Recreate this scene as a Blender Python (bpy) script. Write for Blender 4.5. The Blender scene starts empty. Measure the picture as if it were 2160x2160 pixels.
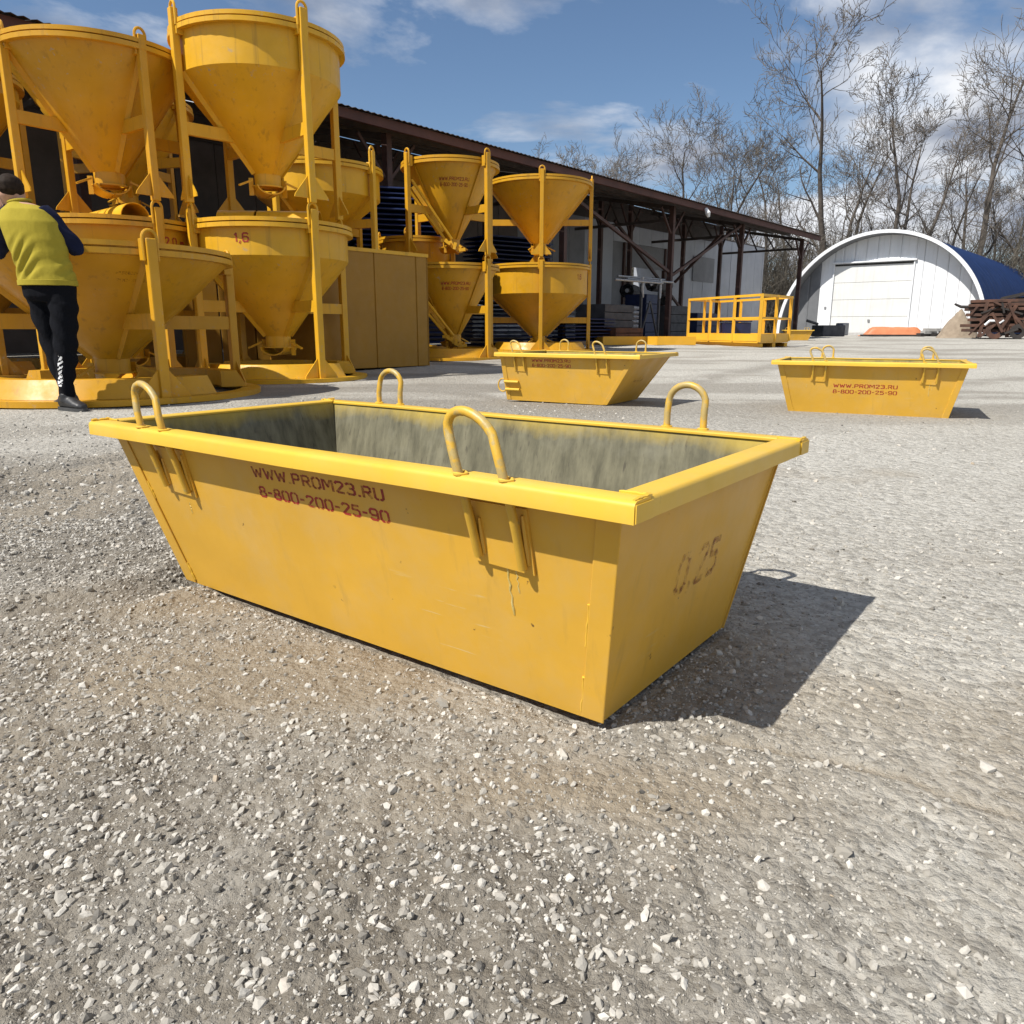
import bpy, bmesh, math, random
import numpy as np
from mathutils import Vector, Matrix, Quaternion
R = math.radians
rng = np.random.default_rng(7); random.seed(7)
sc = bpy.context.scene; COL = sc.collection

# ------------------------------------------------------------------ camera
CAMH = 0.57
cd = bpy.data.cameras.new('camera'); cam = bpy.data.objects.new('camera', cd); COL.objects.link(cam)
cd.sensor_width = 36; cd.lens = 26.85; cd.clip_start = 0.02; cd.clip_end = 2000
cam.matrix_world = Matrix.Translation((0, 0, CAMH)) @ Matrix.Rotation(math.pi/2 - 0.2349, 4, 'X') @ Matrix.Rotation(0.0022, 4, 'Z')
sc.camera = cam
# ------------------------------------------------------------------ world and sun
SUN_EL = 52.0; SUN_AZ = 236.5
w = bpy.data.worlds.new('World'); sc.world = w; w.use_nodes = True
nt = w.node_tree; N = nt.nodes; L = nt.links
bg = N['Background']; bg.inputs[1].default_value = 0.08
sky = N.new('ShaderNodeTexSky'); sky.sky_type = 'NISHITA'; sky.sun_disc = False
sky.sun_elevation = R(SUN_EL); sky.sun_rotation = R(SUN_AZ); sky.air_density = 1.0; sky.dust_density = 0.1; sky.ozone_density = 4.0
tc = N.new('ShaderNodeTexCoord'); sep = N.new('ShaderNodeSeparateXYZ'); L.new(tc.outputs['Generated'], sep.inputs[0])
def mnode(op, a, b=None, nodes=None, links=None):
    m = nodes.new('ShaderNodeMath'); m.operation = op
    for i, v in enumerate((a, b)):
        if v is None: continue
        if isinstance(v, (int, float)): m.inputs[i].default_value = v
        else: links.new(v, m.inputs[i])
    return m.outputs[0]
zc = mnode('ADD', mnode('MAXIMUM', sep.outputs[2], 0.0, N, L), 0.22, N, L)
cx = mnode('DIVIDE', sep.outputs[0], zc, N, L); cy = mnode('DIVIDE', sep.outputs[1], zc, N, L)
cmb = N.new('ShaderNodeCombineXYZ'); L.new(cx, cmb.inputs[0]); L.new(cy, cmb.inputs[1]); L.new(sep.outputs[2], cmb.inputs[2])
cn = N.new('ShaderNodeTexNoise'); cn.inputs['Scale'].default_value = 1.15; cn.inputs['Detail'].default_value = 9; cn.inputs['Roughness'].default_value = 0.56; cn.inputs['Distortion'].default_value = 0.35
L.new(cmb.outputs[0], cn.inputs['Vector'])
cr = N.new('ShaderNodeValToRGB'); cr.color_ramp.elements[0].position = 0.455; cr.color_ramp.elements[1].position = 0.57
L.new(cn.outputs[0], cr.inputs[0])
cn2 = N.new('ShaderNodeTexNoise'); cn2.inputs['Scale'].default_value = 2.6; cn2.inputs['Detail'].default_value = 6
L.new(cmb.outputs[0], cn2.inputs['Vector'])
cc = N.new('ShaderNodeValToRGB'); cc.color_ramp.elements[0].position = 0.35; cc.color_ramp.elements[0].color = (2.1, 2.5, 3.4, 1); cc.color_ramp.elements[1].position = 0.62; cc.color_ramp.elements[1].color = (9.0, 9.2, 9.6, 1)
L.new(cn2.outputs[0], cc.inputs[0])
mx = N.new('ShaderNodeMixRGB'); L.new(cr.outputs[0], mx.inputs[0]); L.new(sky.outputs[0], mx.inputs[1]); L.new(cc.outputs[0], mx.inputs[2])
L.new(mx.outputs[0], bg.inputs[0])
sd = bpy.data.lights.new('sun', 'SUN'); sd.energy = 5.0; sd.angle = R(0.53); sd.color = (1.0, 0.955, 0.88)
so = bpy.data.objects.new('sun', sd); COL.objects.link(so)
az = R(SUN_AZ); svec = Vector((math.sin(az)*math.cos(R(SUN_EL)), math.cos(az)*math.cos(R(SUN_EL)), math.sin(R(SUN_EL))))
so.rotation_euler = (-svec).to_track_quat('-Z', 'Y').to_euler()
sc.view_settings.view_transform = 'Standard'; sc.view_settings.look = 'None'; sc.view_settings.gamma = 1
sc.view_settings.exposure = 0.40; sc.view_settings.use_curve_mapping = False
sc.cycles.use_denoising = True
sc.cycles.max_bounces = 6

# ------------------------------------------------------------------ materials
MATS = {}
class NB:
    def __init__(s, name):
        s.m = bpy.data.materials.new(name); s.m.use_nodes = True; s.t = s.m.node_tree; s.n = s.t.nodes; s.l = s.t.links
        s.p = s.n['Principled BSDF']; s.tc = s.n.new('ShaderNodeTexCoord')
        MATS[name] = s.m
    def noise(s, scale, detail=4, rough=0.55, vec=None, dist=0):
        x = s.n.new('ShaderNodeTexNoise'); x.inputs['Scale'].default_value = scale; x.inputs['Detail'].default_value = detail; x.inputs['Roughness'].default_value = rough; x.inputs['Distortion'].default_value = dist
        s.l.new(vec if vec is not None else s.tc.outputs['Object'], x.inputs['Vector']); return x.outputs[0]
    def vor(s, scale, out='Distance', vec=None, feature='F1'):
        x = s.n.new('ShaderNodeTexVoronoi'); x.feature = feature; x.inputs['Scale'].default_value = scale
        s.l.new(vec if vec is not None else s.tc.outputs['Object'], x.inputs['Vector']); return x.outputs[out]
    def mapping(s, scale, vec=None, rot=(0, 0, 0)):
        x = s.n.new('ShaderNodeMapping'); x.inputs['Scale'].default_value = scale; x.inputs['Rotation'].default_value = rot
        s.l.new(vec if vec is not None else s.tc.outputs['Object'], x.inputs['Vector']); return x.outputs[0]
    def ramp(s, inp, stops):
        x = s.n.new('ShaderNodeValToRGB'); e = x.color_ramp.elements
        while len(e) < len(stops): e.new(0.5)
        for el, (p, c) in zip(e, stops):
            el.position = p; el.color = (c, c, c, 1) if isinstance(c, (int, float)) else (*c, 1)
        s.l.new(inp, x.inputs[0]); return x.outputs[0]
    def mix(s, fac, a, b, mode='MIX'):
        x = s.n.new('ShaderNodeMixRGB'); x.blend_type = mode
        for i, v in enumerate((fac, a, b)):
            if isinstance(v, (int, float)): x.inputs[i].default_value = v if i == 0 else (v, v, v, 1)
            elif isinstance(v, tuple): x.inputs[i].default_value = (*v, 1)
            else: s.l.new(v, x.inputs[i])
        return x.outputs[0]
    def math(s, op, a, b=None): return mnode(op, a, b, s.n, s.l)
    def sepxyz(s, vec=None):
        x = s.n.new('ShaderNodeSeparateXYZ'); s.l.new(vec if vec is not None else s.tc.outputs['Object'], x.inputs[0]); return x.outputs
    def bump(s, h, strength=0.3, dist=0.01):
        x = s.n.new('ShaderNodeBump'); x.inputs['Strength'].default_value = strength; x.inputs['Distance'].default_value = dist
        s.l.new(h, x.inputs['Height']); s.l.new(x.outputs[0], s.p.inputs['Normal'])
    def attr(s, name, out='Fac'):
        x = s.n.new('ShaderNodeAttribute'); x.attribute_name = name; return x.outputs[out]
    def rnd(s):
        x = s.n.new('ShaderNodeObjectInfo'); return x.outputs['Random']
    def col(s, c):
        if isinstance(c, tuple): s.p.inputs['Base Color'].default_value = (*c, 1)
        else: s.l.new(c, s.p.inputs['Base Color'])
    def rough(s, v):
        if isinstance(v, (int, float)): s.p.inputs['Roughness'].default_value = v
        else: s.l.new(v, s.p.inputs['Roughness'])
    def metal(s, v): s.p.inputs['Metallic'].default_value = v

def paint(name, c, rough=0.42, vary=0.18, chips=True, dust=0.25):
    b = NB(name); d = tuple(x*(1-vary) for x in c); l = tuple(min(1, x*(1+vary*.45)) for x in c)
    n1 = b.noise(2.3, 5, .6); base = b.mix(b.ramp(n1, [(.3, 0.), (.7, 1.)]), d, l)
    dn = b.ramp(b.noise(7, 8, .68), [(.46, 0.), (.78, dust)])
    base = b.mix(dn, base, (.46, .40, .28))
    if chips:
        v = b.ramp(b.noise(46, 3, .5), [(.735, 0.), (.76, 1.)])
        k = b.mix(v, 0.0, b.ramp(b.noise(3.1, 2), [(.5, 0.), (.62, .85)]), 'MIX')
        base = b.mix(b.math('MULTIPLY', v, b.ramp(b.noise(3.1, 2), [(.5, 0.), (.62, .85)])), base, (.10, .05, .02))
    b.col(base); b.rough(b.ramp(b.noise(11, 4), [(.3, rough-.08), (.7, rough+.14)]))
    b.p.inputs['Specular IOR Level'].default_value = 0.38
    b.bump(b.noise(5.5, 3), .10, .02)
    return b
sp_ = paint('skip_paint', (.64, .36, .040), .45, .12, True, .24); src_ = sp_.p.inputs['Base Color'].links[0].from_socket; sc1 = sp_.math('MULTIPLY', sp_.ramp(sp_.noise(1.0, 3, .6, sp_.mapping((6, 6, 90), rot=(0, .35, 0))), [(.66, 0.), (.70, .55)]), sp_.ramp(sp_.noise(4.2, 3), [(.54, 0.), (.62, 1.)])); sc2 = sp_.math('MULTIPLY', sp_.ramp(sp_.noise(1.0, 4, .6, sp_.mapping((30, 30, 2.2))), [(.58, 0.), (.74, .30)]), sp_.ramp(sp_.noise(2.1, 2), [(.40, 0.), (.65, 1.)])); sp_.col(sp_.mix(sc2, sp_.mix(sc1, src_, (.62, .50, .24)), (.33, .21, .06)))
sp_.bump(sp_.math('ADD', sp_.noise(3.2, 2), sp_.math('MULTIPLY', sp_.noise(70, 3), .03)), .32, .02)
paint('rim_paint', (.68, .42, .040), .38, .10, True, .16)
paint('hopper_paint', (.56, .285, .010), .40, .13, True, .06)
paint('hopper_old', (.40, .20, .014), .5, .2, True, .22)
paint('hopper_bright', (.66, .36, .015), .40, .12, True, .06)
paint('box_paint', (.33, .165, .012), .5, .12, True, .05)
paint('cage_paint', (.78, .42, .03), .4, .1, False, .1)
paint('red_paint', (.33, .03, .02), .5, .2, False, .1)
for q_ in ('hopper_paint', 'hopper_bright', 'hopper_old'):
    b = NB.__new__(NB); b.m = MATS[q_]; b.t = b.m.node_tree; b.n = b.t.nodes; b.l = b.t.links; b.p = b.n['Principled BSDF']; b.tc = b.n.new('ShaderNodeTexCoord')
    src = b.p.inputs['Base Color'].links[0].from_socket; sp_ = b.math('MULTIPLY', b.ramp(b.noise(16, 6, .7), [(.60, 0.), (.68, .75)]), b.ramp(b.noise(1.7, 3), [(.48, 0.), (.60, 1.)]))
    st_ = b.ramp(b.noise(1.0, 4, .6, b.mapping((14, 14, .9))), [(.58, 0.), (.72, .35)])
    b.col(b.mix(st_, b.mix(sp_, src, (.33, .30, .24)), (.13, .075, .03)))
# loop: yellow worn to pale steel at the crown
b = NB('loop_paint'); z = b.sepxyz()[2]
wn = b.math('ADD', b.noise(38, 4, .6), b.math('MULTIPLY', z, 1.1))
b.col(b.mix(b.ramp(wn, [(.92, 0.), (1.16, .75)]), b.mix(b.noise(14), (.52, .30, .03), (.64, .39, .04)), (.36, .29, .13))); b.rough(.45); b.bump(b.noise(60), .15, .004)
# inside of the skips: grey, streaked, yellow overspray under the rim
b = NB('skip_inside'); zz = b.sepxyz()[2]
st = b.noise(1.0, 6, .62, b.mapping((48, 48, 2.4))); st2 = b.noise(1.0, 5, .6, b.mapping((95, 95, 4)))
g = b.mix(b.ramp(st, [(.34, 0.), (.66, 1.)]), (.080, .073, .042), (.175, .160, .098))
g = b.mix(b.ramp(st2, [(.60, 0.), (.72, .75)]), g, (.045, .036, .024))
g = b.mix(b.ramp(b.noise(9, 5), [(.55, 0.), (.75, .5)]), g, (.26, .245, .175))
ov = b.math('ADD', b.math('MULTIPLY', zz, 14.0), b.math('MULTIPLY', b.noise(6, 5, .65), 1.7))
b.col(b.mix(b.ramp(b.math('SUBTRACT', ov, 5.25), [(.15, 0.), (1.0, .92)]), g, (.50, .35, .04))); b.rough(.7); b.bump(st2, .25, .003)
# worn stencil lettering
def stencil(name, c, worn):
    b = NB(name); b.col(c); b.rough(.6)
    tr = b.n.new('ShaderNodeBsdfTransparent'); ms = b.n.new('ShaderNodeMixShader')
    f = b.ramp(b.noise(55, 5, .7), [(worn-.14, 0.1 if worn < .55 else .0), (worn+.16, 1. if worn < .55 else .6)])
    b.l.new(f, ms.inputs[0]); b.l.new(tr.outputs[0], ms.inputs[1]); b.l.new(b.p.outputs[0], ms.inputs[2])
    b.l.new(ms.outputs[0], b.n['Material Output'].inputs['Surface'])
stencil('stencil_red', (.36, .022, .02), .42)
stencil('stencil_dark', (.26, .018, .015), .44)
stencil('stencil_faint', (.20, .03, .016), .56)

# ground
b = NB('ground_mat'); P = b.n.new('ShaderNodeNewGeometry').outputs['Position']
sand = b.attr('sand'); grav = b.attr('gravel'); wet = b.attr('band')
c1 = b.mix(b.ramp(b.noise(.9, 6, .6, P), [(.3, 0.), (.7, 1.)]), (.40, .378, .328), (.57, .55, .492))
c1 = b.mix(b.ramp(b.noise(5, 6, .7, P), [(.35, 0.), (.7, .7)]), c1, (.50, .475, .42))
cell = b.vor(95, 'Color', P); cs = b.sepxyz(cell)
spk = b.mix(b.ramp(cs[0], [(.0, 0.), (1., 1.)]), (.19, .176, .15), (.56, .54, .49))
c1 = b.mix(.55, c1, spk)
cell2 = b.sepxyz(b.vor(36, 'Color', P)); c1 = b.mix(b.math('MULTIPLY', .42, b.ramp(cell2[1], [(.45, 0.), (.75, 1.)])), c1, b.mix(cell2[0], (.16, .146, .122), (.56, .54, .49)))
dk = b.ramp(b.noise(120, 2, .5, P), [(.66, 0.), (.72, .8)]); c1 = b.mix(dk, c1, (.06, .054, .045))
c1 = b.mix(b.math('MULTIPLY', grav, .72), c1, (.125, .102, .073))
sc_ = b.mix(b.noise(14, 6, .65, P), (.215, .172, .118), (.32, .27, .20)); c1 = b.mix(b.math('MULTIPLY', sand, .88), c1, sc_)
c1 = b.mix(b.math('MULTIPLY', wet, .55), c1, (.17, .152, .125))
b.col(c1); b.rough(.92); b.p.inputs['Specular IOR Level'].default_value = .2
h1 = b.math('MULTIPLY', b.vor(95, 'Distance', P), -.5); h2 = b.math('MULTIPLY', b.vor(36, 'Distance', P), -1.1); h3 = b.noise(170, 4, .7, P)
b.bump(b.math('ADD', b.math('ADD', h1, h2), b.math('MULTIPLY', h3, .75)), .9, .010)
b = NB('stone_mat'); cv = b.attr('tone')
b.col(b.mix(b.math('MULTIPLY', b.noise(120, 3), .5), b.ramp(cv, [(0., (.06, .056, .05)), (.25, (.22, .203, .172)), (.5, (.44, .415, .365)), (.75, (.60, .572, .515)), (1., (.36, .28, .19))]), (.27, .248, .215)))
b.rough(.88); b.bump(b.noise(240, 3), .35, .003)

def simple(name, c1, c2, scale=6, rough=.6, metal=0, bump=.15, bscale=None, bd=.01, sc3=None):
    b = NB(name); v = b.mapping(sc3) if sc3 else None
    b.col(b.mix(b.ramp(b.noise(scale, 5, .6, v), [(.3, 0.), (.7, 1.)]), c1, c2)); b.rough(rough); b.metal(metal)
    if bump: b.bump(b.noise(bscale or scale*4, 4, .6, v), bump, bd)
    return b
simple('run_paint', (.60, .45, .12), (.66, .55, .25), 30, .5)
simple('rust_brown', (.06, .028, .018), (.15, .065, .035), 3.5, .8)
simple('fascia_brown', (.05, .018, .014), (.09, .034, .026), 2, .7)
simple('post_steel', (.035, .017, .014), (.08, .038, .031), 3, .65)
simple('roof_dark', (.03, .022, .02), (.07, .055, .05), 3, .7)
simple('wall_white', (.27, .29, .33), (.36, .38, .425), 1.2, .5, 0, .05)
simple('wall_shaded', (.045, .035, .03), (.09, .07, .06), 1.5, .7, 0, .05)
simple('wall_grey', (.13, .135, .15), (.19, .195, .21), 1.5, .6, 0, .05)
simple('hangar_white', (.66, .68, .70), (.76, .77, .79), .9, .5, 0, .04)
simple('door_white', (.60, .60, .58), (.69, .69, .67), .9, .5, 0, .04)
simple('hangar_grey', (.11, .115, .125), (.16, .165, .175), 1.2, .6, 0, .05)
simple('blue_roof', (.006, .02, .072), (.010, .031, .11), 1.4, .7, 0, .05).p.inputs['Specular IOR Level'].default_value = .15
simple('blue_sheet', (.004, .010, .045), (.009, .022, .085), 5, .5)
simple('dark_inside', (.012, .011, .011), (.03, .028, .026), 3, .8)
simple('bag_grey', (.30, .31, .33), (.46, .47, .49), 6, .8, 0, .3)
simple('pallet_wood', (.18, .12, .07), (.30, .21, .13), 8, .8)
simple('crate_dark', (.035, .035, .04), (.08, .08, .085), 4, .7)
simple('orange_tarp', (.44, .135, .045), (.54, .20, .085), 3, .55)
simple('sand_mat', (.22, .172, .125), (.31, .25, .185), 5, .95, 0, .5, 30, .03)
simple('concrete_grey', (.26, .25, .235), (.37, .36, .34), 8, .9, 0, .3)
simple('scrap_rust', (.035, .02, .015), (.12, .055, .034), 2.2, .85, 0, .4, 9, .02)
simple('scrap_black', (.012, .011, .011), (.04, .032, .028), 3, .8)
simple('bark', (.045, .036, .03), (.12, .10, .082), 3, .9, 0, .5, 18, .03)
simple('twig', (.075, .062, .05), (.17, .148, .122), 1.5, .9, 0, 0)
simple('thicket_mat', (.055, .047, .035), (.14, .122, .095), .8, .9, 0, 0)
simple('steel_grey', (.25, .25, .26), (.42, .42, .42), 9, .45, .6)
simple('skin', (.42, .23, .15), (.50, .29, .20), 14, .55, 0, .08)
simple('hair_mat', (.014, .009, .006), (.034, .022, .015), 40, .7, 0, .5, 160, .004)
simple('navy_cloth', (.008, .010, .028), (.014, .018, .045), 12, .85, 0, .25, 300, .001)
simple('shoe_black', (.010, .010, .011), (.03, .03, .032), 12, .5)
simple('sole', (.03, .03, .03), (.06, .06, .06), 9, .8)
simple('sticker', (.35, .38, .42), (.55, .57, .6), 30, .5, 0, 0)
simple('blue_sticker', (.08, .15, .4), (.3, .4, .6), 30, .5, 0, 0)
b = NB('shirt_cloth'); b.col(b.mix(b.noise(7, 4), (.31, .245, .026), (.39, .315, .042))); b.rough(.9); b.bump(b.math('ADD', b.noise(1, 3, .5, b.mapping((7, 7, 3))), b.math('MULTIPLY', b.noise(260, 2), .1)), .5, .03)
for q_ in ('shirt_cloth', 'navy_cloth', 'hair_mat'): MATS[q_].node_tree.nodes['Principled BSDF'].inputs['Specular IOR Level'].default_value = .12
# black trousers with the white print running down the right calf
b = NB('trouser_cloth'); xyz = b.sepxyz()
ax, az_, bx_, bz_ = 0.030, 0.385, -0.012, 0.175
ll = math.hypot(bx_-ax, bz_-az_); ux, uz = (bx_-ax)/ll, (bz_-az_)/ll
dx = b.math('SUBTRACT', xyz[0], ax); dz = b.math('SUBTRACT', xyz[2], az_)
tt = b.math('ADD', b.math('MULTIPLY', dx, ux), b.math('MULTIPLY', dz, uz)); ss = b.math('ADD', b.math('MULTIPLY', dx, -uz), b.math('MULTIPLY', dz, ux))
nz = b.noise(70, 3)
wv = b.math('SINE', b.math('ADD', b.math('ADD', b.math('MULTIPLY', tt, 190.), b.math('MULTIPLY', nz, 9.)), b.math('MULTIPLY', ss, 160.)))
m1 = b.math('GREATER_THAN', b.math('ADD', wv, b.math('MULTIPLY', nz, 1.4)), .55)
m2 = b.math('LESS_THAN', b.math('ABSOLUTE', ss), b.math('ADD', .008, b.math('MULTIPLY', nz, .016)))
m3 = b.math('MULTIPLY', b.math('GREATER_THAN', tt, 0.), b.math('LESS_THAN', tt, ll)); m4 = b.math('LESS_THAN', xyz[1], .02)
mk = b.math('MULTIPLY', b.math('MULTIPLY', m1, m2), b.math('MULTIPLY', m3, m4))
b.col(b.mix(mk, (.006, .0065, .009), (.75, .75, .75))); b.p.inputs['Specular IOR Level'].default_value = .1; b.rough(.9); b.bump(b.noise(1, 4, .55, b.mapping((10, 10, 5))), .55, .03)

for q_ in ('hangar_white', 'door_white', 'wall_white'):
    b = NB.__new__(NB); b.m = MATS[q_]; b.t = b.m.node_tree; b.n = b.t.nodes; b.l = b.t.links; b.p = b.n['Principled BSDF']; b.tc = b.n.new('ShaderNodeTexCoord')
    src = b.p.inputs['Base Color'].links[0].from_socket; st_ = b.ramp(b.noise(1.0, 5, .65, b.mapping((5, 5, .35))), [(.5, 0.), (.78, .28)])
    b.col(b.mix(st_, src, (.34, .32, .29)))
# ------------------------------------------------------------------ helpers
def V3(*a): return Vector(a)
def link(o, parent=None):
    COL.objects.link(o)
    if parent is not None: o.parent = parent
    return o
def tag(o, label=None, cat=None, group=None, kind=None):
    if label: o['label'] = label
    if cat: o['category'] = cat
    if group: o['group'] = group
    if kind: o['kind'] = kind
    return o
def empty(name, loc, rz, label, cat, group=None):
    o = bpy.data.objects.new(name, None); o.empty_display_size = .1; link(o)
    o.location = loc; o.rotation_euler = (0, 0, rz); return tag(o, label, cat, group)
class MB:
    def __init__(s): s.v = []; s.f = []; s.mi = []
    def add(s, vs, fs, mi=0):
        o = len(s.v); s.v += [tuple(x) for x in vs]; s.f += [tuple(i+o for i in f) for f in fs]; s.mi += [mi]*len(fs); return s
    def hexa(s, a, bq, mi=0, mis=None):       # two quads, same winding
        vs = list(a)+list(bq); fs = [(3, 2, 1, 0), (4, 5, 6, 7), (0, 1, 5, 4), (1, 2, 6, 5), (2, 3, 7, 6), (3, 0, 4, 7)]
        o = len(s.v); s.add(vs, fs, mi)
        if mis:
            for k, m in mis.items(): s.mi[len(s.mi)-6+k] = m
        return s
    def box(s, c, size, rot=None, mi=0):
        hx, hy, hz = (x/2 for x in size); M = rot or Matrix.Identity(3); c = Vector(c)
        q = lambda z: [c+M @ Vector(p) for p in ((-hx, -hy, z), (hx, -hy, z), (hx, hy, z), (-hx, hy, z))]
        return s.hexa(q(-hz), q(hz), mi)
    def bar(s, p0, p1, wd, ht=None, up=(0, 0, 1), mi=0):
        p0 = Vector(p0); p1 = Vector(p1); t = (p1-p0).normalized(); u = Vector(up)
        if abs(t.dot(u)) > .97: u = Vector((0, 1, 0))
        sx = t.cross(u).normalized(); sy = sx.cross(t).normalized(); a = wd/2; bb = (ht or wd)/2
        q = lambda p: [p-sx*a-sy*bb, p+sx*a-sy*bb, p+sx*a+sy*bb, p-sx*a+sy*bb]
        return s.hexa(q(p0), q(p1), mi)
    def tube(s, pts, r, n=8, closed=False, caps=True, mi=0):
        pts = [Vector(p) for p in pts]; rs = r if isinstance(r, (list, tuple)) else [r]*len(pts); k = len(pts); rings = []
        prev = None
        for i, p in enumerate(pts):
            if closed: t = (pts[(i+1) % k]-pts[i-1]).normalized()
            else: t = (pts[min(i+1, k-1)]-pts[max(i-1, 0)]).normalized()
            if prev is None:
                u = Vector((0, 0, 1)) if abs(t.z) < .9 else Vector((0, 1, 0)); u = (u-t*u.dot(t)).normalized()
            else:
                u = prev-t*prev.dot(t); u = u.normalized()
            prev = u; vv = t.cross(u)
            rings.append([p+(u*math.cos(2*math.pi*j/n)+vv*math.sin(2*math.pi*j/n))*rs[i] for j in range(n)])
        return s.loft(rings, closed, caps, mi)
    def loft(s, rings, closed=False, caps=True, mi=0):
        n = len(rings[0]); k = len(rings); vs = [p for r in rings for p in r]; fs = []
        for i in range(k if closed else k-1):
            a = i*n; bb = ((i+1) % k)*n
            for j in range(n): fs.append((a+j, a+(j+1) % n, bb+(j+1) % n, bb+j))
        if caps and not closed: fs += [tuple(range(n-1, -1, -1)), tuple((k-1)*n+j for j in range(n))]
        return s.add(vs, fs, mi)
    def lathe(s, prof, n=40, a0=0, a1=2*math.pi, closedprof=False, mi=0):
        full = abs(a1-a0-2*math.pi) < 1e-6; m = n if full else n+1; k = len(prof)
        vs = [(r*math.cos(a0+(a1-a0)*i/n), r*math.sin(a0+(a1-a0)*i/n), z) for i in range(m) for (r, z) in prof]; fs = []
        for i in range(n):
            ii = (i+1) % m
            for j in range(k if closedprof else k-1):
                jj = (j+1) % k; fs.append((i*k+j, ii*k+j, ii*k+jj, i*k+jj))
        if closedprof and not full: fs += [tuple(range(k)), tuple((m-1)*k+j for j in range(k-1, -1, -1))]
        return s.add(vs, fs, mi)
    def prism(s, poly, p0, p1, mi=0): # poly: function point->list of Vectors at each end
        return s.loft([poly(p0), poly(p1)], False, True, mi)
    def mesh(s, name, mats, smooth=False, bevel=0):
        me = bpy.data.meshes.new(name); me.from_pydata(s.v, [], s.f); 
        for m in (mats if isinstance(mats, (list, tuple)) else [mats]): me.materials.append(MATS[m])
        if any(s.mi): me.polygons.foreach_set('material_index', s.mi)
        bm = bmesh.new(); bm.from_mesh(me); bmesh.ops.recalc_face_normals(bm, faces=bm.faces); bm.to_mesh(me); bm.free()
        if smooth:
            me.polygons.foreach_set('use_smooth', [True]*len(me.polygons))
            try: me.set_sharp_from_angle(angle=R(38))
            except Exception: pass
        me.update(); return me
    def build(s, name, mats, parent=None, smooth=False, bevel=0):
        o = bpy.data.objects.new(name, s.mesh(name, mats, smooth)); link(o, parent)
        if bevel:
            m = o.modifiers.new('bevel', 'BEVEL'); m.width = bevel; m.segments = 2; m.limit_method = 'ANGLE'; m.angle_limit = R(40)
        return o
def mesh_np(name, V, F, mat, smooth=False):
    me = bpy.data.meshes.new(name); V = np.asarray(V, np.float32); F = np.asarray(F, np.int32); k = F.shape[1]
    me.vertices.add(len(V)); me.vertices.foreach_set('co', V.ravel())
    me.loops.add(F.size); me.loops.foreach_set('vertex_index', F.ravel())
    me.polygons.add(len(F)); me.polygons.foreach_set('loop_start', np.arange(len(F), dtype=np.int32)*k)
    me.polygons.foreach_set('loop_total', np.full(len(F), k, np.int32))
    me.polygons.foreach_set('use_smooth', np.full(len(F), smooth))
    me.materials.append(MATS[mat]); me.update(calc_edges=True); return me
def prisms_np(P0, P1, r0, r1, n=3):
    P0 = np.asarray(P0, float); P1 = np.asarray(P1, float); r0 = np.asarray(r0)[:, None]; r1 = np.asarray(r1)[:, None]
    t = P1-P0; t /= np.linalg.norm(t, axis=1, keepdims=True)+1e-9
    ref = np.where(np.abs(t[:, 2:3]) > .9, [[1., 0, 0]], [[0., 0, 1]]); u = np.cross(t, ref); u /= np.linalg.norm(u, axis=1, keepdims=True); v = np.cross(t, u)
    k = len(P0); V = np.zeros((k, 2*n, 3))
    for j in range(n):
        a = 2*math.pi*j/n; d = u*math.cos(a)+v*math.sin(a); V[:, j] = P0+d*r0; V[:, n+j] = P1+d*r1
    f = np.array([(j, (j+1) % n, n+(j+1) % n, n+j) for j in range(n)]); F = (np.arange(k)*2*n)[:, None, None]+f[None]
    return V.reshape(-1, 3), F.reshape(-1, 4)
_O = [[(1.5, 0), (.8, 0), (0, .9), (0, 5.1), (.8, 6), (1.5, 6)], [(2.5, 0), (3.2, 0), (4, .9), (4, 5.1), (3.2, 6), (2.5, 6)]]
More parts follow.
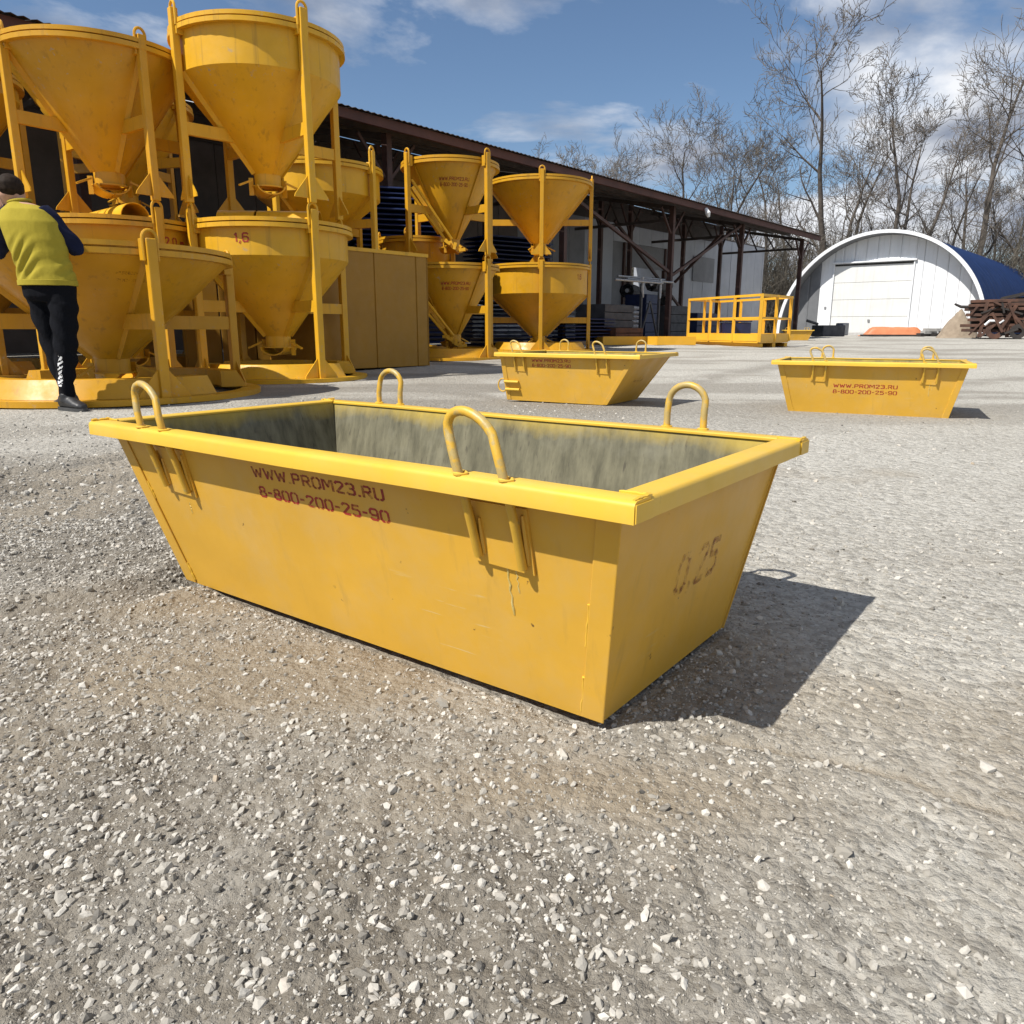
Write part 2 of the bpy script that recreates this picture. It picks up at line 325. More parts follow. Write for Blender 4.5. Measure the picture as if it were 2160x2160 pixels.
GLY = {'0': _O, 'O': _O, 'W': [[(0, 6), (1.4, 0)], [(1.4, 0), (2.8, 4.6)], [(2.8, 4.6), (4.2, 0)], [(4.2, 0), (5.6, 6)]], 'P': [[(0, 0), (0, 6)], [(.9, 6), (3, 6), (3.7, 5.3), (3.7, 3.5), (3, 2.8), (.9, 2.8)]],
 'R': [[(0, 0), (0, 6)], [(.9, 6), (3, 6), (3.7, 5.3), (3.7, 3.6), (3, 3), (.9, 3)], [(2.2, 2.6), (3.9, 0)]], 'M': [[(0, 0), (0, 6)], [(.9, 5.8), (2.6, 2.0)], [(2.6, 2.0), (4.3, 5.8)], [(5.2, 6), (5.2, 0)]],
 'U': [[(0, 6), (0, .9), (.8, 0), (1.5, 0)], [(2.5, 0), (3.2, 0), (4, .9), (4, 6)]], '2': [[(0, 5), (.8, 6), (3, 6), (3.9, 5.2), (3.9, 4.2), (.2, .2)], [(.9, 0), (4, 0)]], '3': [[(0, 5.4), (.8, 6), (3, 6), (3.8, 5.2), (3.8, 3.9), (3, 3.2), (1.6, 3.2)], [(3.2, 2.9), (4, 2.2), (4, .8), (3.2, 0), (.8, 0), (0, .7)]],
 '5': [[(3.8, 6), (.4, 6), (.2, 3.6), (3, 3.6), (4, 2.8)], [(4, 2.2), (4, .9), (3.1, 0), (.8, 0), (0, .7)]], '8': [[(1.5, 3.2), (.4, 3.8), (.3, 5.2), (1, 6), (3, 6), (3.7, 5.2), (3.6, 3.8), (2.5, 3.2)], [(1.4, 2.9), (0, 2.2), (0, .9), (.8, 0), (3.2, 0), (4, .9), (4, 2.2), (2.6, 2.9)]],
 '9': [[(3.3, 2.6), (.9, 2.6), (0, 3.4), (0, 5.1), (.8, 6), (3.2, 6), (4, 5.1)], [(4, 4.4), (4, .9), (3.2, 0), (.8, 0), (0, .7)]], '6': [[(.7, 3.4), (3.1, 3.4), (4, 2.6), (4, .9), (3.2, 0), (.8, 0), (0, .9)], [(0, 1.6), (0, 5.1), (.8, 6), (3.2, 6), (4, 5.3)]],
 '1': [[(.4, 4.8), (1.6, 6), (1.6, 0)]], '-': [[(.2, 3), (2.4, 3)]], '.': [[(.1, .1), (.9, .1)]], ',': [[(.7, .4), (.1, -1.1)]], 'm': [[(0, 0), (0, 3.6), (1.8, 3.6), (2, 0)], [(2.2, 3.6), (3.8, 3.6), (4, 0)]], ' ': []}
GW = {'.': 1.0, ',': .9, '-': 2.6, '1': 2.0, 'W': 5.6, 'M': 5.2, ' ': 2.0}
def text_mesh(txt, width, height, mat, bold=0.0):
    q = .64; quads = []; x0 = 0.
    for ch in txt:
        for st in GLY[ch]:
            for (ax, ay), (bx, by) in zip(st[:-1], st[1:]):
                l = math.hypot(bx-ax, by-ay); dx, dy = (bx-ax)/l, (by-ay)/l; e_ = q*.45; k = 4 if l > 2.2 else 1
                ax_, ay_, bx_, by_ = ax-dx*e_, ay-dy*e_, bx+dx*e_, by+dy*e_
                for i in range(k):
                    f0, f1 = i/k, (i+1)/k; px, py, rx, ry = ax_+(bx_-ax_)*f0, ay_+(by_-ay_)*f0, ax_+(bx_-ax_)*f1, ay_+(by_-ay_)*f1
                    quads.append([(x0+px-dy*q, py+dx*q), (x0+px+dy*q, py-dx*q), (x0+rx+dy*q, ry-dx*q), (x0+rx-dy*q, ry+dx*q)])
        x0 += GW.get(ch, 4.0)+1.75
    co = np.array(quads).reshape(-1, 2); lo = co.min(0); hi = co.max(0); hi[1] = max(hi[1], 6.5); lo[1] = min(lo[1], -.5)
    co = ((co-lo)/(hi-lo)-.5)*np.array([width, height]); me = bpy.data.meshes.new('lettering')
    me.from_pydata([(x, y, .00004*((i//4) % 4)) for i, (x, y) in enumerate(co)], [], [(4*i, 4*i+1, 4*i+2, 4*i+3) for i in range(len(quads))]); me.materials.append(MATS[mat]); me.update(); return me
def place_text(name, txt, width, height, mat, pos, right, up, parent, bold=0.02):
    me = text_mesh(txt, width, height, mat, bold); r = Vector(right).normalized(); u = Vector(up); u = (u-r*u.dot(r)).normalized(); nn = r.cross(u)
    M = Matrix((r, u, nn)).transposed().to_4x4(); M.translation = Vector(pos); me.transform(M)
    return link(bpy.data.objects.new(name, me), parent)

# numpy value noise
def _h(ix, iy, s): 
    n = (ix.astype(np.int64)*374761393+iy.astype(np.int64)*668265263+s*974711) & 0xffffffff
    n = ((n ^ (n >> 13))*1274126177) & 0xffffffff; return ((n ^ (n >> 16)) & 0xffff)/65535.
def vn(x, y, s=0):
    ix = np.floor(x); iy = np.floor(y); fx = x-ix; fy = y-iy; fx = fx*fx*(3-2*fx); fy = fy*fy*(3-2*fy)
    return (_h(ix, iy, s)*(1-fx)+_h(ix+1, iy, s)*fx)*(1-fy)+(_h(ix, iy+1, s)*(1-fx)+_h(ix+1, iy+1, s)*fx)*fy
def fbm(x, y, o=4, s=0):
    a = .5; t = 0; r = 0
    for i in range(o): r = r+a*vn(x*2**i, y*2**i, s+i); t += a; a *= .5
    return r/t
def sstep(a, b_, x): 
    t = np.clip((x-a)/(b_-a), 0, 1); return t*t*(3-2*t)

# ------------------------------------------------------------------ ground
MAINC = dict(x=None)
def segd(x, y, pts):
    d = np.full(np.shape(x), 9e9)
    for (ax, ay), (bx, by) in zip(pts[:-1], pts[1:]):
        l2 = (bx-ax)**2+(by-ay)**2; t = np.clip(((x-ax)*(bx-ax)+(y-ay)*(by-ay))/l2, 0, 1)
        d = np.minimum(d, np.hypot(x-ax-t*(bx-ax), y-ay-t*(by-ay)))
    return d
RUT = [(.28, 1.0), (.44, .94), (.52, .90), (.55, .86), (.63, .81), (.9, .70)]
TRK = [[(-3.4, 1.7), (-2.02, 2.97), (-1.88, 3.18), (-1.6, 3.8), (-1.2, 5.2)], [(-3.0, 1.2), (-1.77, 2.74), (-1.5, 2.97), (-.9, 4.2), (-.4, 6.5)], [(-2.2, .9), (-1.04, 1.46), (-.84, 1.58), (-.5, 2.2)], [(-.9, 8.2), (-.12, 6.31), (.25, 5.92), (1.6, 5.0)], [(1.0, 6.3), (1.39, 7.06), (2.35, 9.14), (5, 13)], [(2.2, 7.5), (4.2, 7.9), (8, 10.5)], [(1.9, 6.0), (3.5, 6.6), (7.5, 7.3)]]
def gz0(x, y):
    d = np.maximum(y-8.0, 0); z = .33*(1-np.exp(-d/22.))
    z = z+.022*np.exp(-(((x-1.0)/1.1)**2+((y-5.7)/1.0)**2))
    return z
def gz(x, y):
    x = np.asarray(x, float); y = np.asarray(y, float); far = sstep(6, 14, y)
    z = gz0(x, y)+(fbm(x*.7+3, y*.7, 3, 5)-.5)*.035*(1+far*1.2)
    # keep the bed level under the front skip
    cxm, cym = -.185, 1.549; q = np.exp(-((x-cxm)**2+(y-cym)**2)/.9); z = z*(1-.85*q)
    c_, s_ = math.cos(-.6402), math.sin(-.6402); u = np.abs((x-cxm)*c_+(y-cym)*s_); v = np.abs(-(x-cxm)*s_+(y-cym)*c_)
    z = z-.013*(1-sstep(.50, .62, u))*(1-sstep(.215, .275, v))*(1-.9*(1-sstep(.3, .45, u))*(1-sstep(.05, .13, v)))
    return z
def masks(x, y):
    n1 = fbm(x*1.3+9, y*1.3, 4, 21); n2 = fbm(x*3.1, y*3.1+4, 4, 33)
    g = 1.0-.93*sstep(.05, .60, x-.12*(y-1))
    g = g*(1-.62*sstep(2.1, 3.0, y+.3*x)); g = g*np.clip(-.35+2.6*n1, .08, 1.25)
    s = np.exp(-(((x+.42)/.42)**2+((y-1.20)/.16)**2))*1.25+np.exp(-(((x+.75)/.28)**2+((y-1.52)/.10)**2))
    s = np.maximum(s, np.exp(-(((x-.10)/.30)**2+((y-.86)/.10)**2))*.9)
    s = s*1.25*sstep(.30, .52, n2+.10); sd_ = segd(x, y, RUT); s = np.maximum(s, np.exp(-(sd_/.013)**2)*.85*sstep(.34, .6, n2+.12))
    s = np.maximum(s, .55*sstep(.60, .75, n1)*(y < 4))
    g = g*(1-.72*np.clip(s, 0, 1))
    bnd = np.zeros_like(x)
    for t in TRK: bnd = np.maximum(bnd, np.exp(-(segd(x, y, t)/(.07+.03*np.maximum(y-3, 0)))**2)*sstep(.35, .6, fbm(x*2, y*2, 3, 8)+.12))
    hb = fbm(x*.35, y*1.6+7, 4, 44); bnd = np.maximum(bnd, .95*sstep(.50, .64, hb)*sstep(3.2, 6, y))
    return np.clip(g, 0, 1), np.clip(s, 0, 1), np.clip(bnd, 0, 1)
def micro(x, y, g, s):
    near = 1-sstep(3.0, 7.0, y)
    m = (vn(x*48, y*48, 3)-.5)*.0065+(vn(x*95, y*95, 4)-.5)*.0045+(vn(x*21, y*21, 6)-.5)*.008
    z = m*(.16+1.0*g)*(1-.6*s)*near
    z = z-.006*np.exp(-((segd(x, y, RUT)+.006*(vn(x*30, y*30, 61)-.5))/.009)**2)*near*(.3+1.2*vn(x*9, y*9, 62))
    for t in TRK[:3]: z = z-.020*np.exp(-(segd(x, y, t)/.05)**2)*near+.012*np.exp(-((segd(x, y, t)-.10)/.04)**2)*near
    return z
def axis(fine0, fine1, step, lo, hi, grow):
    a = list(np.arange(fine0, fine1, step)); d = step; p = a[-1]
    while p < hi: d *= grow; p += d; a.append(p)
    d = step; p = a[0]; pre = []
    while p > lo: d *= grow; p -= d; pre.append(p)
    return np.array(pre[::-1]+a)
XS = axis(-1.1, 1.05, .0075, -420, 420, 1.028); YS = axis(.42, 1.9, .0075, -12, 650, 1.022)
GX, GY = np.meshgrid(XS, YS); gx = GX.ravel(); gy = GY.ravel()
gG, gS, gB = masks(gx, gy); gZ = gz(gx, gy)+micro(gx, gy, gG, gS)
nx, ny = len(XS), len(YS); idx = np.arange(nx*ny).reshape(ny, nx)
F = np.stack([idx[:-1, :-1], idx[:-1, 1:], idx[1:, 1:], idx[1:, :-1]], -1).reshape(-1, 4)
me = mesh_np('ground', np.stack([gx, gy, gZ], 1), F, 'ground_mat', True)
for nm, arr in (('sand', gS), ('gravel', gG), ('band', gB)):
    a = me.attributes.new(nm, 'FLOAT', 'POINT'); a.data.foreach_set('value', arr.astype(np.float32))
tag(link(bpy.data.objects.new('ground', me)), 'pale dusty gravel yard ground', None, None, 'structure')
def gzs(x, y):
    xa = np.array([float(x)]); ya = np.array([float(y)]); return float(gz(xa, ya)[0])

# loose crushed stone
FOOT = []   # (cx, cy, yaw, half length, half width) kept clear of stones
def stones(name, n, box, smin, smax, gpow, seed, label, grit=False):
    r = np.random.default_rng(seed); x0, x1, y0, y1 = box
    x = r.uniform(x0, x1, n*6); y = r.uniform(y0, y1, n*6); g, s, _ = masks(x, y)
    keep = (r.random(n*6) < (g**gpow*.975+.025)*(1-.97*sstep(3.6, 6.6, y))) & (np.abs(x) < .85*y+.85)
    for (cx_, cy_, yw, hl, hw) in FOOT:
        c, sn = math.cos(yw), math.sin(yw); u = (x-cx_)*c+(y-cy_)*sn; v = -(x-cx_)*sn+(y-cy_)*c; keep &= ~((np.abs(u) < hl) & (np.abs(v) < hw))
    x = x[keep][:n]; y = y[keep][:n]; g = g[keep][:n]; s = s[keep][:n]; k = len(x)
    rad = smin+(smax-smin)*r.random(k)**3.6; z = gz(x, y)+micro(x, y, g, s)
    ph = (1+5**.5)/2; ico = np.array([(-1, ph, 0), (1, ph, 0), (-1, -ph, 0), (1, -ph, 0), (0, -1, ph), (0, 1, ph), (0, -1, -ph), (0, 1, -ph), (ph, 0, -1), (ph, 0, 1), (-ph, 0, -1), (-ph, 0, 1)])/1.902
    fi = np.array([(0, 11, 5), (0, 5, 1), (0, 1, 7), (0, 7, 10), (0, 10, 11), (1, 5, 9), (5, 11, 4), (11, 10, 2), (10, 7, 6), (7, 1, 8), (3, 9, 4), (3, 4, 2), (3, 2, 6), (3, 6, 8), (3, 8, 9), (4, 9, 5), (2, 4, 11), (6, 2, 10), (8, 6, 7), (9, 8, 1)])
    if grit:
        ico = np.array([(1, 0, 0), (-1, 0, 0), (0, 1, 0), (0, -1, 0), (0, 0, 1), (0, 0, -1)], float); fi = np.array([(0, 2, 4), (2, 1, 4), (1, 3, 4), (3, 0, 4), (2, 0, 5), (1, 2, 5), (3, 1, 5), (0, 3, 5)])
    nv = len(ico)
    Vv = ico[None]*r.uniform(.62, 1.25, (k, nv, 1))*np.stack([r.uniform(.75, 1.35, k), r.uniform(.6, 1.0, k), r.uniform(.42, .85, k)], 1)[:, None]
    q = r.normal(size=(k, 4)); q[:, 1:3] *= .35; q /= np.linalg.norm(q, axis=1, keepdims=True); a, bb, c, d = q.T
    M = np.stack([np.stack([1-2*(c*c+d*d), 2*(bb*c-d*a), 2*(bb*d+c*a)], -1), np.stack([2*(bb*c+d*a), 1-2*(bb*bb+d*d), 2*(c*d-bb*a)], -1), np.stack([2*(bb*d-c*a), 2*(c*d+bb*a), 1-2*(bb*bb+c*c)], -1)], 1)
    Vv = np.einsum('kij,knj->kni', M, Vv)*rad[:, None, None]
    Vv += np.stack([x, y, z+rad*.10], 1)[:, None]
    Fk = (np.arange(k)*nv)[:, None, None]+fi[None]
    me = mesh_np(name, Vv.reshape(-1, 3), Fk.reshape(-1, 3), 'stone_mat', False)
    tone = np.clip((r.beta(5, 5, k)*.9 if grit else r.beta(2.3, 2.1, k)*.86)+r.choice([0, .14], k, p=[.9, .1]), 0, 1)
    at = me.attributes.new('tone', 'FLOAT', 'POINT'); at.data.foreach_set('value', np.repeat(tone, nv).astype(np.float32))
    return tag(link(bpy.data.objects.new(name, me)), label, 'gravel', None, 'stuff')

# ------------------------------------------------------------------ skips
def make_skip(name, label, Ox, Oy, yaw, z0, Ln, Wd, aL, aR, zr=.370, sI=.0836, ov=.034, text=None, tip=False, small=False, loops=(-1.085, -.232), Lref=1.3354):
    e = Vector((math.cos(yaw), math.sin(yaw), 0)); n = Vector((-math.sin(yaw), math.cos(yaw), 0))
    c = Vector((Ox, Oy, 0))-e*(Ln/2)+n*(Wd/2)
    root = empty(name, (c.x, c.y, z0), yaw, label, 'skip', 'yellow mortar skips')
    FOOT.append((c.x, c.y, yaw, Ln/2-.12, Wd/2-.115))
    hl, hw = Ln/2, Wd/2; T = .004; zt = zr-.003
    uLt, uRt = -hl+ov, hl-ov; uLb, uRb = uLt+aL, uRt-aR; vt = hw-ov; vb = vt-sI
    def uL(z): return uLb+(uLt-uLb)*z/zr
    def uR(z): return uRb+(uRt-uRb)*z/zr
    def vz(z): return vb+(vt-vb)*z/zr
    zb = .0
    mats = ['skip_paint', 'skip_inside']
    m = MB(); m.hexa([(uLb+.002, -vb+.002, zb), (uRb-.002, -vb+.002, zb), (uRb-.002, vb-.002, zb), (uLb+.002, vb-.002, zb)], [(uLb+.002, -vb+.002, zb+T), (uRb-.002, -vb+.002, zb+T), (uRb-.002, vb-.002, zb+T), (uLb+.002, vb-.002, zb+T)], 0, {1: 1}); m.build('base_plate', mats, root)
    for sgn in (-1, 1):
        m = MB(); o = [(uLb, sgn*vb, zb), (uRb, sgn*vb, zb), (uRt, sgn*vt, zt), (uLt, sgn*vt, zt)]
        i = [(uLb+T, sgn*(vb-T), zb+T), (uRb-T, sgn*(vb-T), zb+T), (uRt-T, sgn*(vt-T), zt), (uLt+T, sgn*(vt-T), zt)]
        # gridded outer sheet with a slight oil-canning
        m.hexa(o, i, 0, {1: 1}); m.build('side_plate', mats, root)
    for sgn in (-1, 1):
        ub, ut = (uLb, uLt) if sgn < 0 else (uRb, uRt); g = .0015
        m = MB(); m.hexa([(ub-sgn*.0025, -vb+T+g, zb), (ub-sgn*.0025, vb-T-g, zb), (ut-sgn*.0025, vt-T-g, zt), (ut-sgn*.0025, -vt+T+g, zt)], [(ub-sgn*.006, -vb+T+g, zb+T), (ub-sgn*.006, vb-T-g, zb+T), (ut-sgn*.006, vt-T-g, zt), (ut-sgn*.006, -vt+T+g, zt)], 0, {1: 1})
        ep = m.build('end_plate', mats, root)
        for sv in (-1, 1):     # folded flange lapping round the corner
            wf = .038; pr = .0042; uf = (lambda z: uL(z)) if sgn < 0 else (lambda z: uR(z))
            m = MB(); zA, zB = .002, zr-.012
            def row(z, off): 
                u0 = uf(z)+sgn*.004; return [(u0, sv*(vz(z)+.0006), z), (u0, sv*(vz(z)+off), z), (u0-sgn*wf, sv*(vz(z)+off), z), (u0-sgn*wf, sv*(vz(z)+.0006), z)]
            m.loft([row(zA, pr), row(zB*.5, pr+(.001 if sgn < 0 else 0)), row(zB, pr)]); m.build('corner_flange', 'skip_paint', ep, bevel=.0018)
    # rim rails: rolled angle sections
    prof = [(0, -.028), (0, -.007), (.0018, -.0025), (.006, 0), (.030, .0006), (.041, 0), (.043, -.002), (.043, -.006), (.006, -.006), (.004, -.0085), (.004, -.028)]
    for sgn in (-1, 1):
        m = MB(); rings = []
        for u, dz in ((-hl, -.001), (-hl*.55, .0), (0, -.0012), (hl*.5, .0004), (hl, 0)): rings.append([(u, sgn*(hw-pw), zr+ph+dz) for pw, ph in prof])
        m.loft(rings); m.build('rim_rail', 'rim_paint', root, True)
    for sgn in (-1, 1):
        m = MB(); rings = []
        for v in (-hw+.0445, 0, hw-.0445): rings.append([(sgn*(hl-pw), v, zr+ph+.0004) for pw, ph in prof])
        m.loft(rings); er = m.build('rim_rail', 'rim_paint', root, True)
        for sv in (-1, 1):     # corner patch and lumpy weld
            m = MB(); m.hexa([(sgn*(hl-.001), sv*(hw-.002), zr-.027), (sgn*(hl-.001), sv*(hw-.046), zr-.027), (sgn*(hl-.001), sv*(hw-.046), zr-.004), (sgn*(hl-.001), sv*(hw-.002), zr-.004)], [(sgn*(hl+.0022), sv*(hw-.002), zr-.027), (sgn*(hl+.0022), sv*(hw-.046), zr-.027), (sgn*(hl+.0022), sv*(hw-.046), zr-.004), (sgn*(hl+.0022), sv*(hw-.002), zr-.004)])
            m.build('corner_patch', 'rim_paint', er)
            rw = random.Random(int(sgn*3+sv)+5); m = MB()
            pts = [(sgn*(hl-.004-.0012*k*0), sv*(hw-.006-k*.0048), zr+.0008+rw.uniform(-.0006, .0012)) for k in range(10)]
            m.tube(pts, [rw.uniform(.0018, .0042) for _ in pts], 6)
            pts = [(sgn*(hl-.008-k*.006), sv*(hw-.044)+rw.uniform(-.001, .001), zr+.0006) for k in range(7)]
            m.tube(pts, [rw.uniform(.0014, .0034) for _ in pts], 6); m.build('weld_bead', 'rim_paint', er, True)
    # lifting loops
    for k, u0 in enumerate(loops):
        for sv in (-1, 1):
            u = u0*Ln/Lref+hl-(.006 if sv < 0 else 0); r = .0070; shr = -.46 if sv < 0 else 0.; hwid = .040
            if sv > 0: u -= .012
            zl = .243; vl = vz(zl)+.011; vm = hw-.0128
            lean = .004*(1 if sv < 0 else -1)
            left = [(u-hwid, sv*vl, zl), (u-hwid, sv*(vl+(vm-vl)*.5), zl+.06), (u-hwid, sv*vm, zr-.012), (u-hwid, sv*vm, zr+.03), (u-hwid*.99, sv*(vm-lean), zr+.052)]
            arc = [(u-hwid*math.cos(R(a)), sv*(vm-lean*1.4), zr+.052+.036*math.sin(R(a))) for a in (12, 28, 45, 62, 78, 90, 102, 118, 135, 152, 168)]
            right = [(-(p[0]-u)+u, p[1], p[2]-(.006 if i == 0 else 0)) for i, p in enumerate(left)][::-1]
            shf = lambda p: (p[0]+shr*max(0., p[2]-zr), p[1], p[2]); left = [shf(p) for p in left]; arc = [shf(p) for p in arc]; right = [shf(p) for p in right]
            m = MB(); m.tube(left+arc+right, r, 10); lp = m.build('lifting_loop', 'loop_paint', root, True)
            for pu in (u-hwid, u+hwid):
                m = MB(); rw = random.Random(int(pu*1000)+sv); m.tube([(pu+.0095*math.cos(R(a)), sv*vm+.0095*math.sin(R(a)), zr+.0016) for a in range(0, 360, 30)], [rw.uniform(.0014, .0034) for _ in range(12)], 6, closed=True); m.build('weld_bead', 'rim_paint', lp, True)
            m = MB(); pz0, pz1 = zl-.012, zl+.085
            m.hexa([(u-hwid-.014, sv*(vz(pz0)+.0006), pz0), (u+hwid+.014, sv*(vz(pz0)+.0006), pz0-.004), (u+hwid+.014, sv*(vz(pz1)+.0006), pz1), (u-hwid-.014, sv*(vz(pz1)+.0006), pz1)], [(u-hwid-.014, sv*(vz(pz0)+.0045), pz0), (u+hwid+.014, sv*(vz(pz0)+.0045), pz0-.004), (u+hwid+.014, sv*(vz(pz1)+.0045), pz1), (u-hwid-.014, sv*(vz(pz1)+.0045), pz1)])
            m.build('backing_plate', 'skip_paint', lp)
            for sl in (-1, 1):
                m = MB(); m.tube([(u+sl*(hwid+.007), sv*(vz(z_)+.006), z_) for z_ in (zl, zl+.03, zl+.06, zl+.075)], [.003, .0045, .004, .0025], 6)
                m.tube([(u+sl*(hwid-.0075), sv*(vz(z_)+.006), z_) for z_ in (zl+.004, zl+.03, zl+.06)], [.003, .004, .0025], 6); m.build('weld_bead', 'skip_paint', lp, True)
    if not tip:
        for (uu, za, zb2, rr_) in ((loops[1]*Ln/Lref+hl-.004, .232, .150, .0022), (-hl*.62, .21, .185, .0012), (loops[1]*Ln/Lref+hl+.012, .234, .190, .0012)):
            m = MB(); pts = [(uu+.0016*math.sin(9*k), -(vz(za+(zb2-za)*k/8)+.0005), za+(zb2-za)*k/8) for k in range(9)]; m.tube(pts, [rr_*x for x in (.5, .8, .6, 1., .7, .6, .8, 1.1, .5)], 6); m.build('paint_run', 'run_paint', root, True)
        for (uf_, segs) in ((uR, ((.012, .075), (.13, .20))), (uL, ((.01, .05), (.20, .24)))):
            sg = 1 if uf_ is uR else -1
            for (za, zb2) in segs:
                rw = random.Random(int(za*1000)); m = MB(); pts = [(uf_(z_)-sg*(.0352+rw.uniform(-.001, .001)), -(vz(z_)+.0012), z_) for z_ in np.linspace(za, zb2, 9)]; m.tube(pts, [rw.uniform(.0014, .0032) for _ in pts], 6); m.build('weld_bead', 'rim_paint', root, True)
    # lettering
    up = Vector((0, -(vt-vb), zr)).normalized()
    if text:
        for (txt, ua, ub_, zc_, hh, mt) in text:
            du = hl; place_text('lettering', txt, ub_-ua, hh, mt, ((ua+ub_)/2+du, -(vz(zc_)+.0008), zc_), (1, 0, 0), up, root, .022)
    upr = Vector((uRt-uRb, 0, zr)).normalized()
    zc_ = zr*.50
    place_text('capacity_mark', '0,25', .17, .085, 'stencil_faint', (uR(zc_)-.0015, .02, zc_), (0, 1, 0), upr, root, .03)
    if tip:   # tipping pipes and ring low on the left end
        for zc_ in (.085, .145):
            m = MB(); m.tube([(uL(zc_)+.004, -vz(zc_)-.012, zc_), (uL(zc_)+.13, -vz(zc_)-.012, zc_)], .011, 12); m.build('pipe_sleeve', 'rim_paint', root, True)
        m = MB(); zc_ = .115; m.tube([(uL(zc_)-.035+.042*math.cos(R(a)), -vz(zc_)+.02, zc_+.05*math.sin(R(a))) for a in range(30, 331, 20)], .006, 8); m.build('tipping_ring', 'loop_paint', root, True)
    return root
WT = 'WWW.PROM23.RU'; PT = '8-800-200-25-90'
main = make_skip('mortar_skip', 'large yellow steel mortar skip in front, empty with grey streaked inside', .1435, .8725, -.6402, .003, 1.3354, .6921, .1049, .0655,
    text=[(WT, -.818, -.468, .309, .0235, 'stencil_dark'), (PT, -.812, -.466, .271, .0235, 'stencil_red')])
make_skip('mortar_skip', 'yellow skip with strongly raked right end, standing before the hopper stacks', .885, 5.413, -.541, .026, 1.198, .806, .019, .257,
    text=[(WT, -.89, -.56, .315, .026, 'stencil_red'), (PT, -.89, -.56, .278, .026, 'stencil_red')], tip=True, loops=(-1.10, -.33))
make_skip('mortar_skip', 'yellow skip with red lettering low on its side, in front of the hangar', 2.928, 4.899, -.451, -.007, 1.239, .793, .0975, .081,
    text=[(WT, -.83, -.43, .205, .028, 'stencil_red'), (PT, -.83, -.43, .165, .028, 'stencil_red')], loops=(-.99, -.26))
make_skip('mortar_skip', 'small far yellow skip at the foot of the last shed post', 11.0, 28.6, -.2, gzs(11, 28.6)+.0, 1.05, .7, .14, .14)

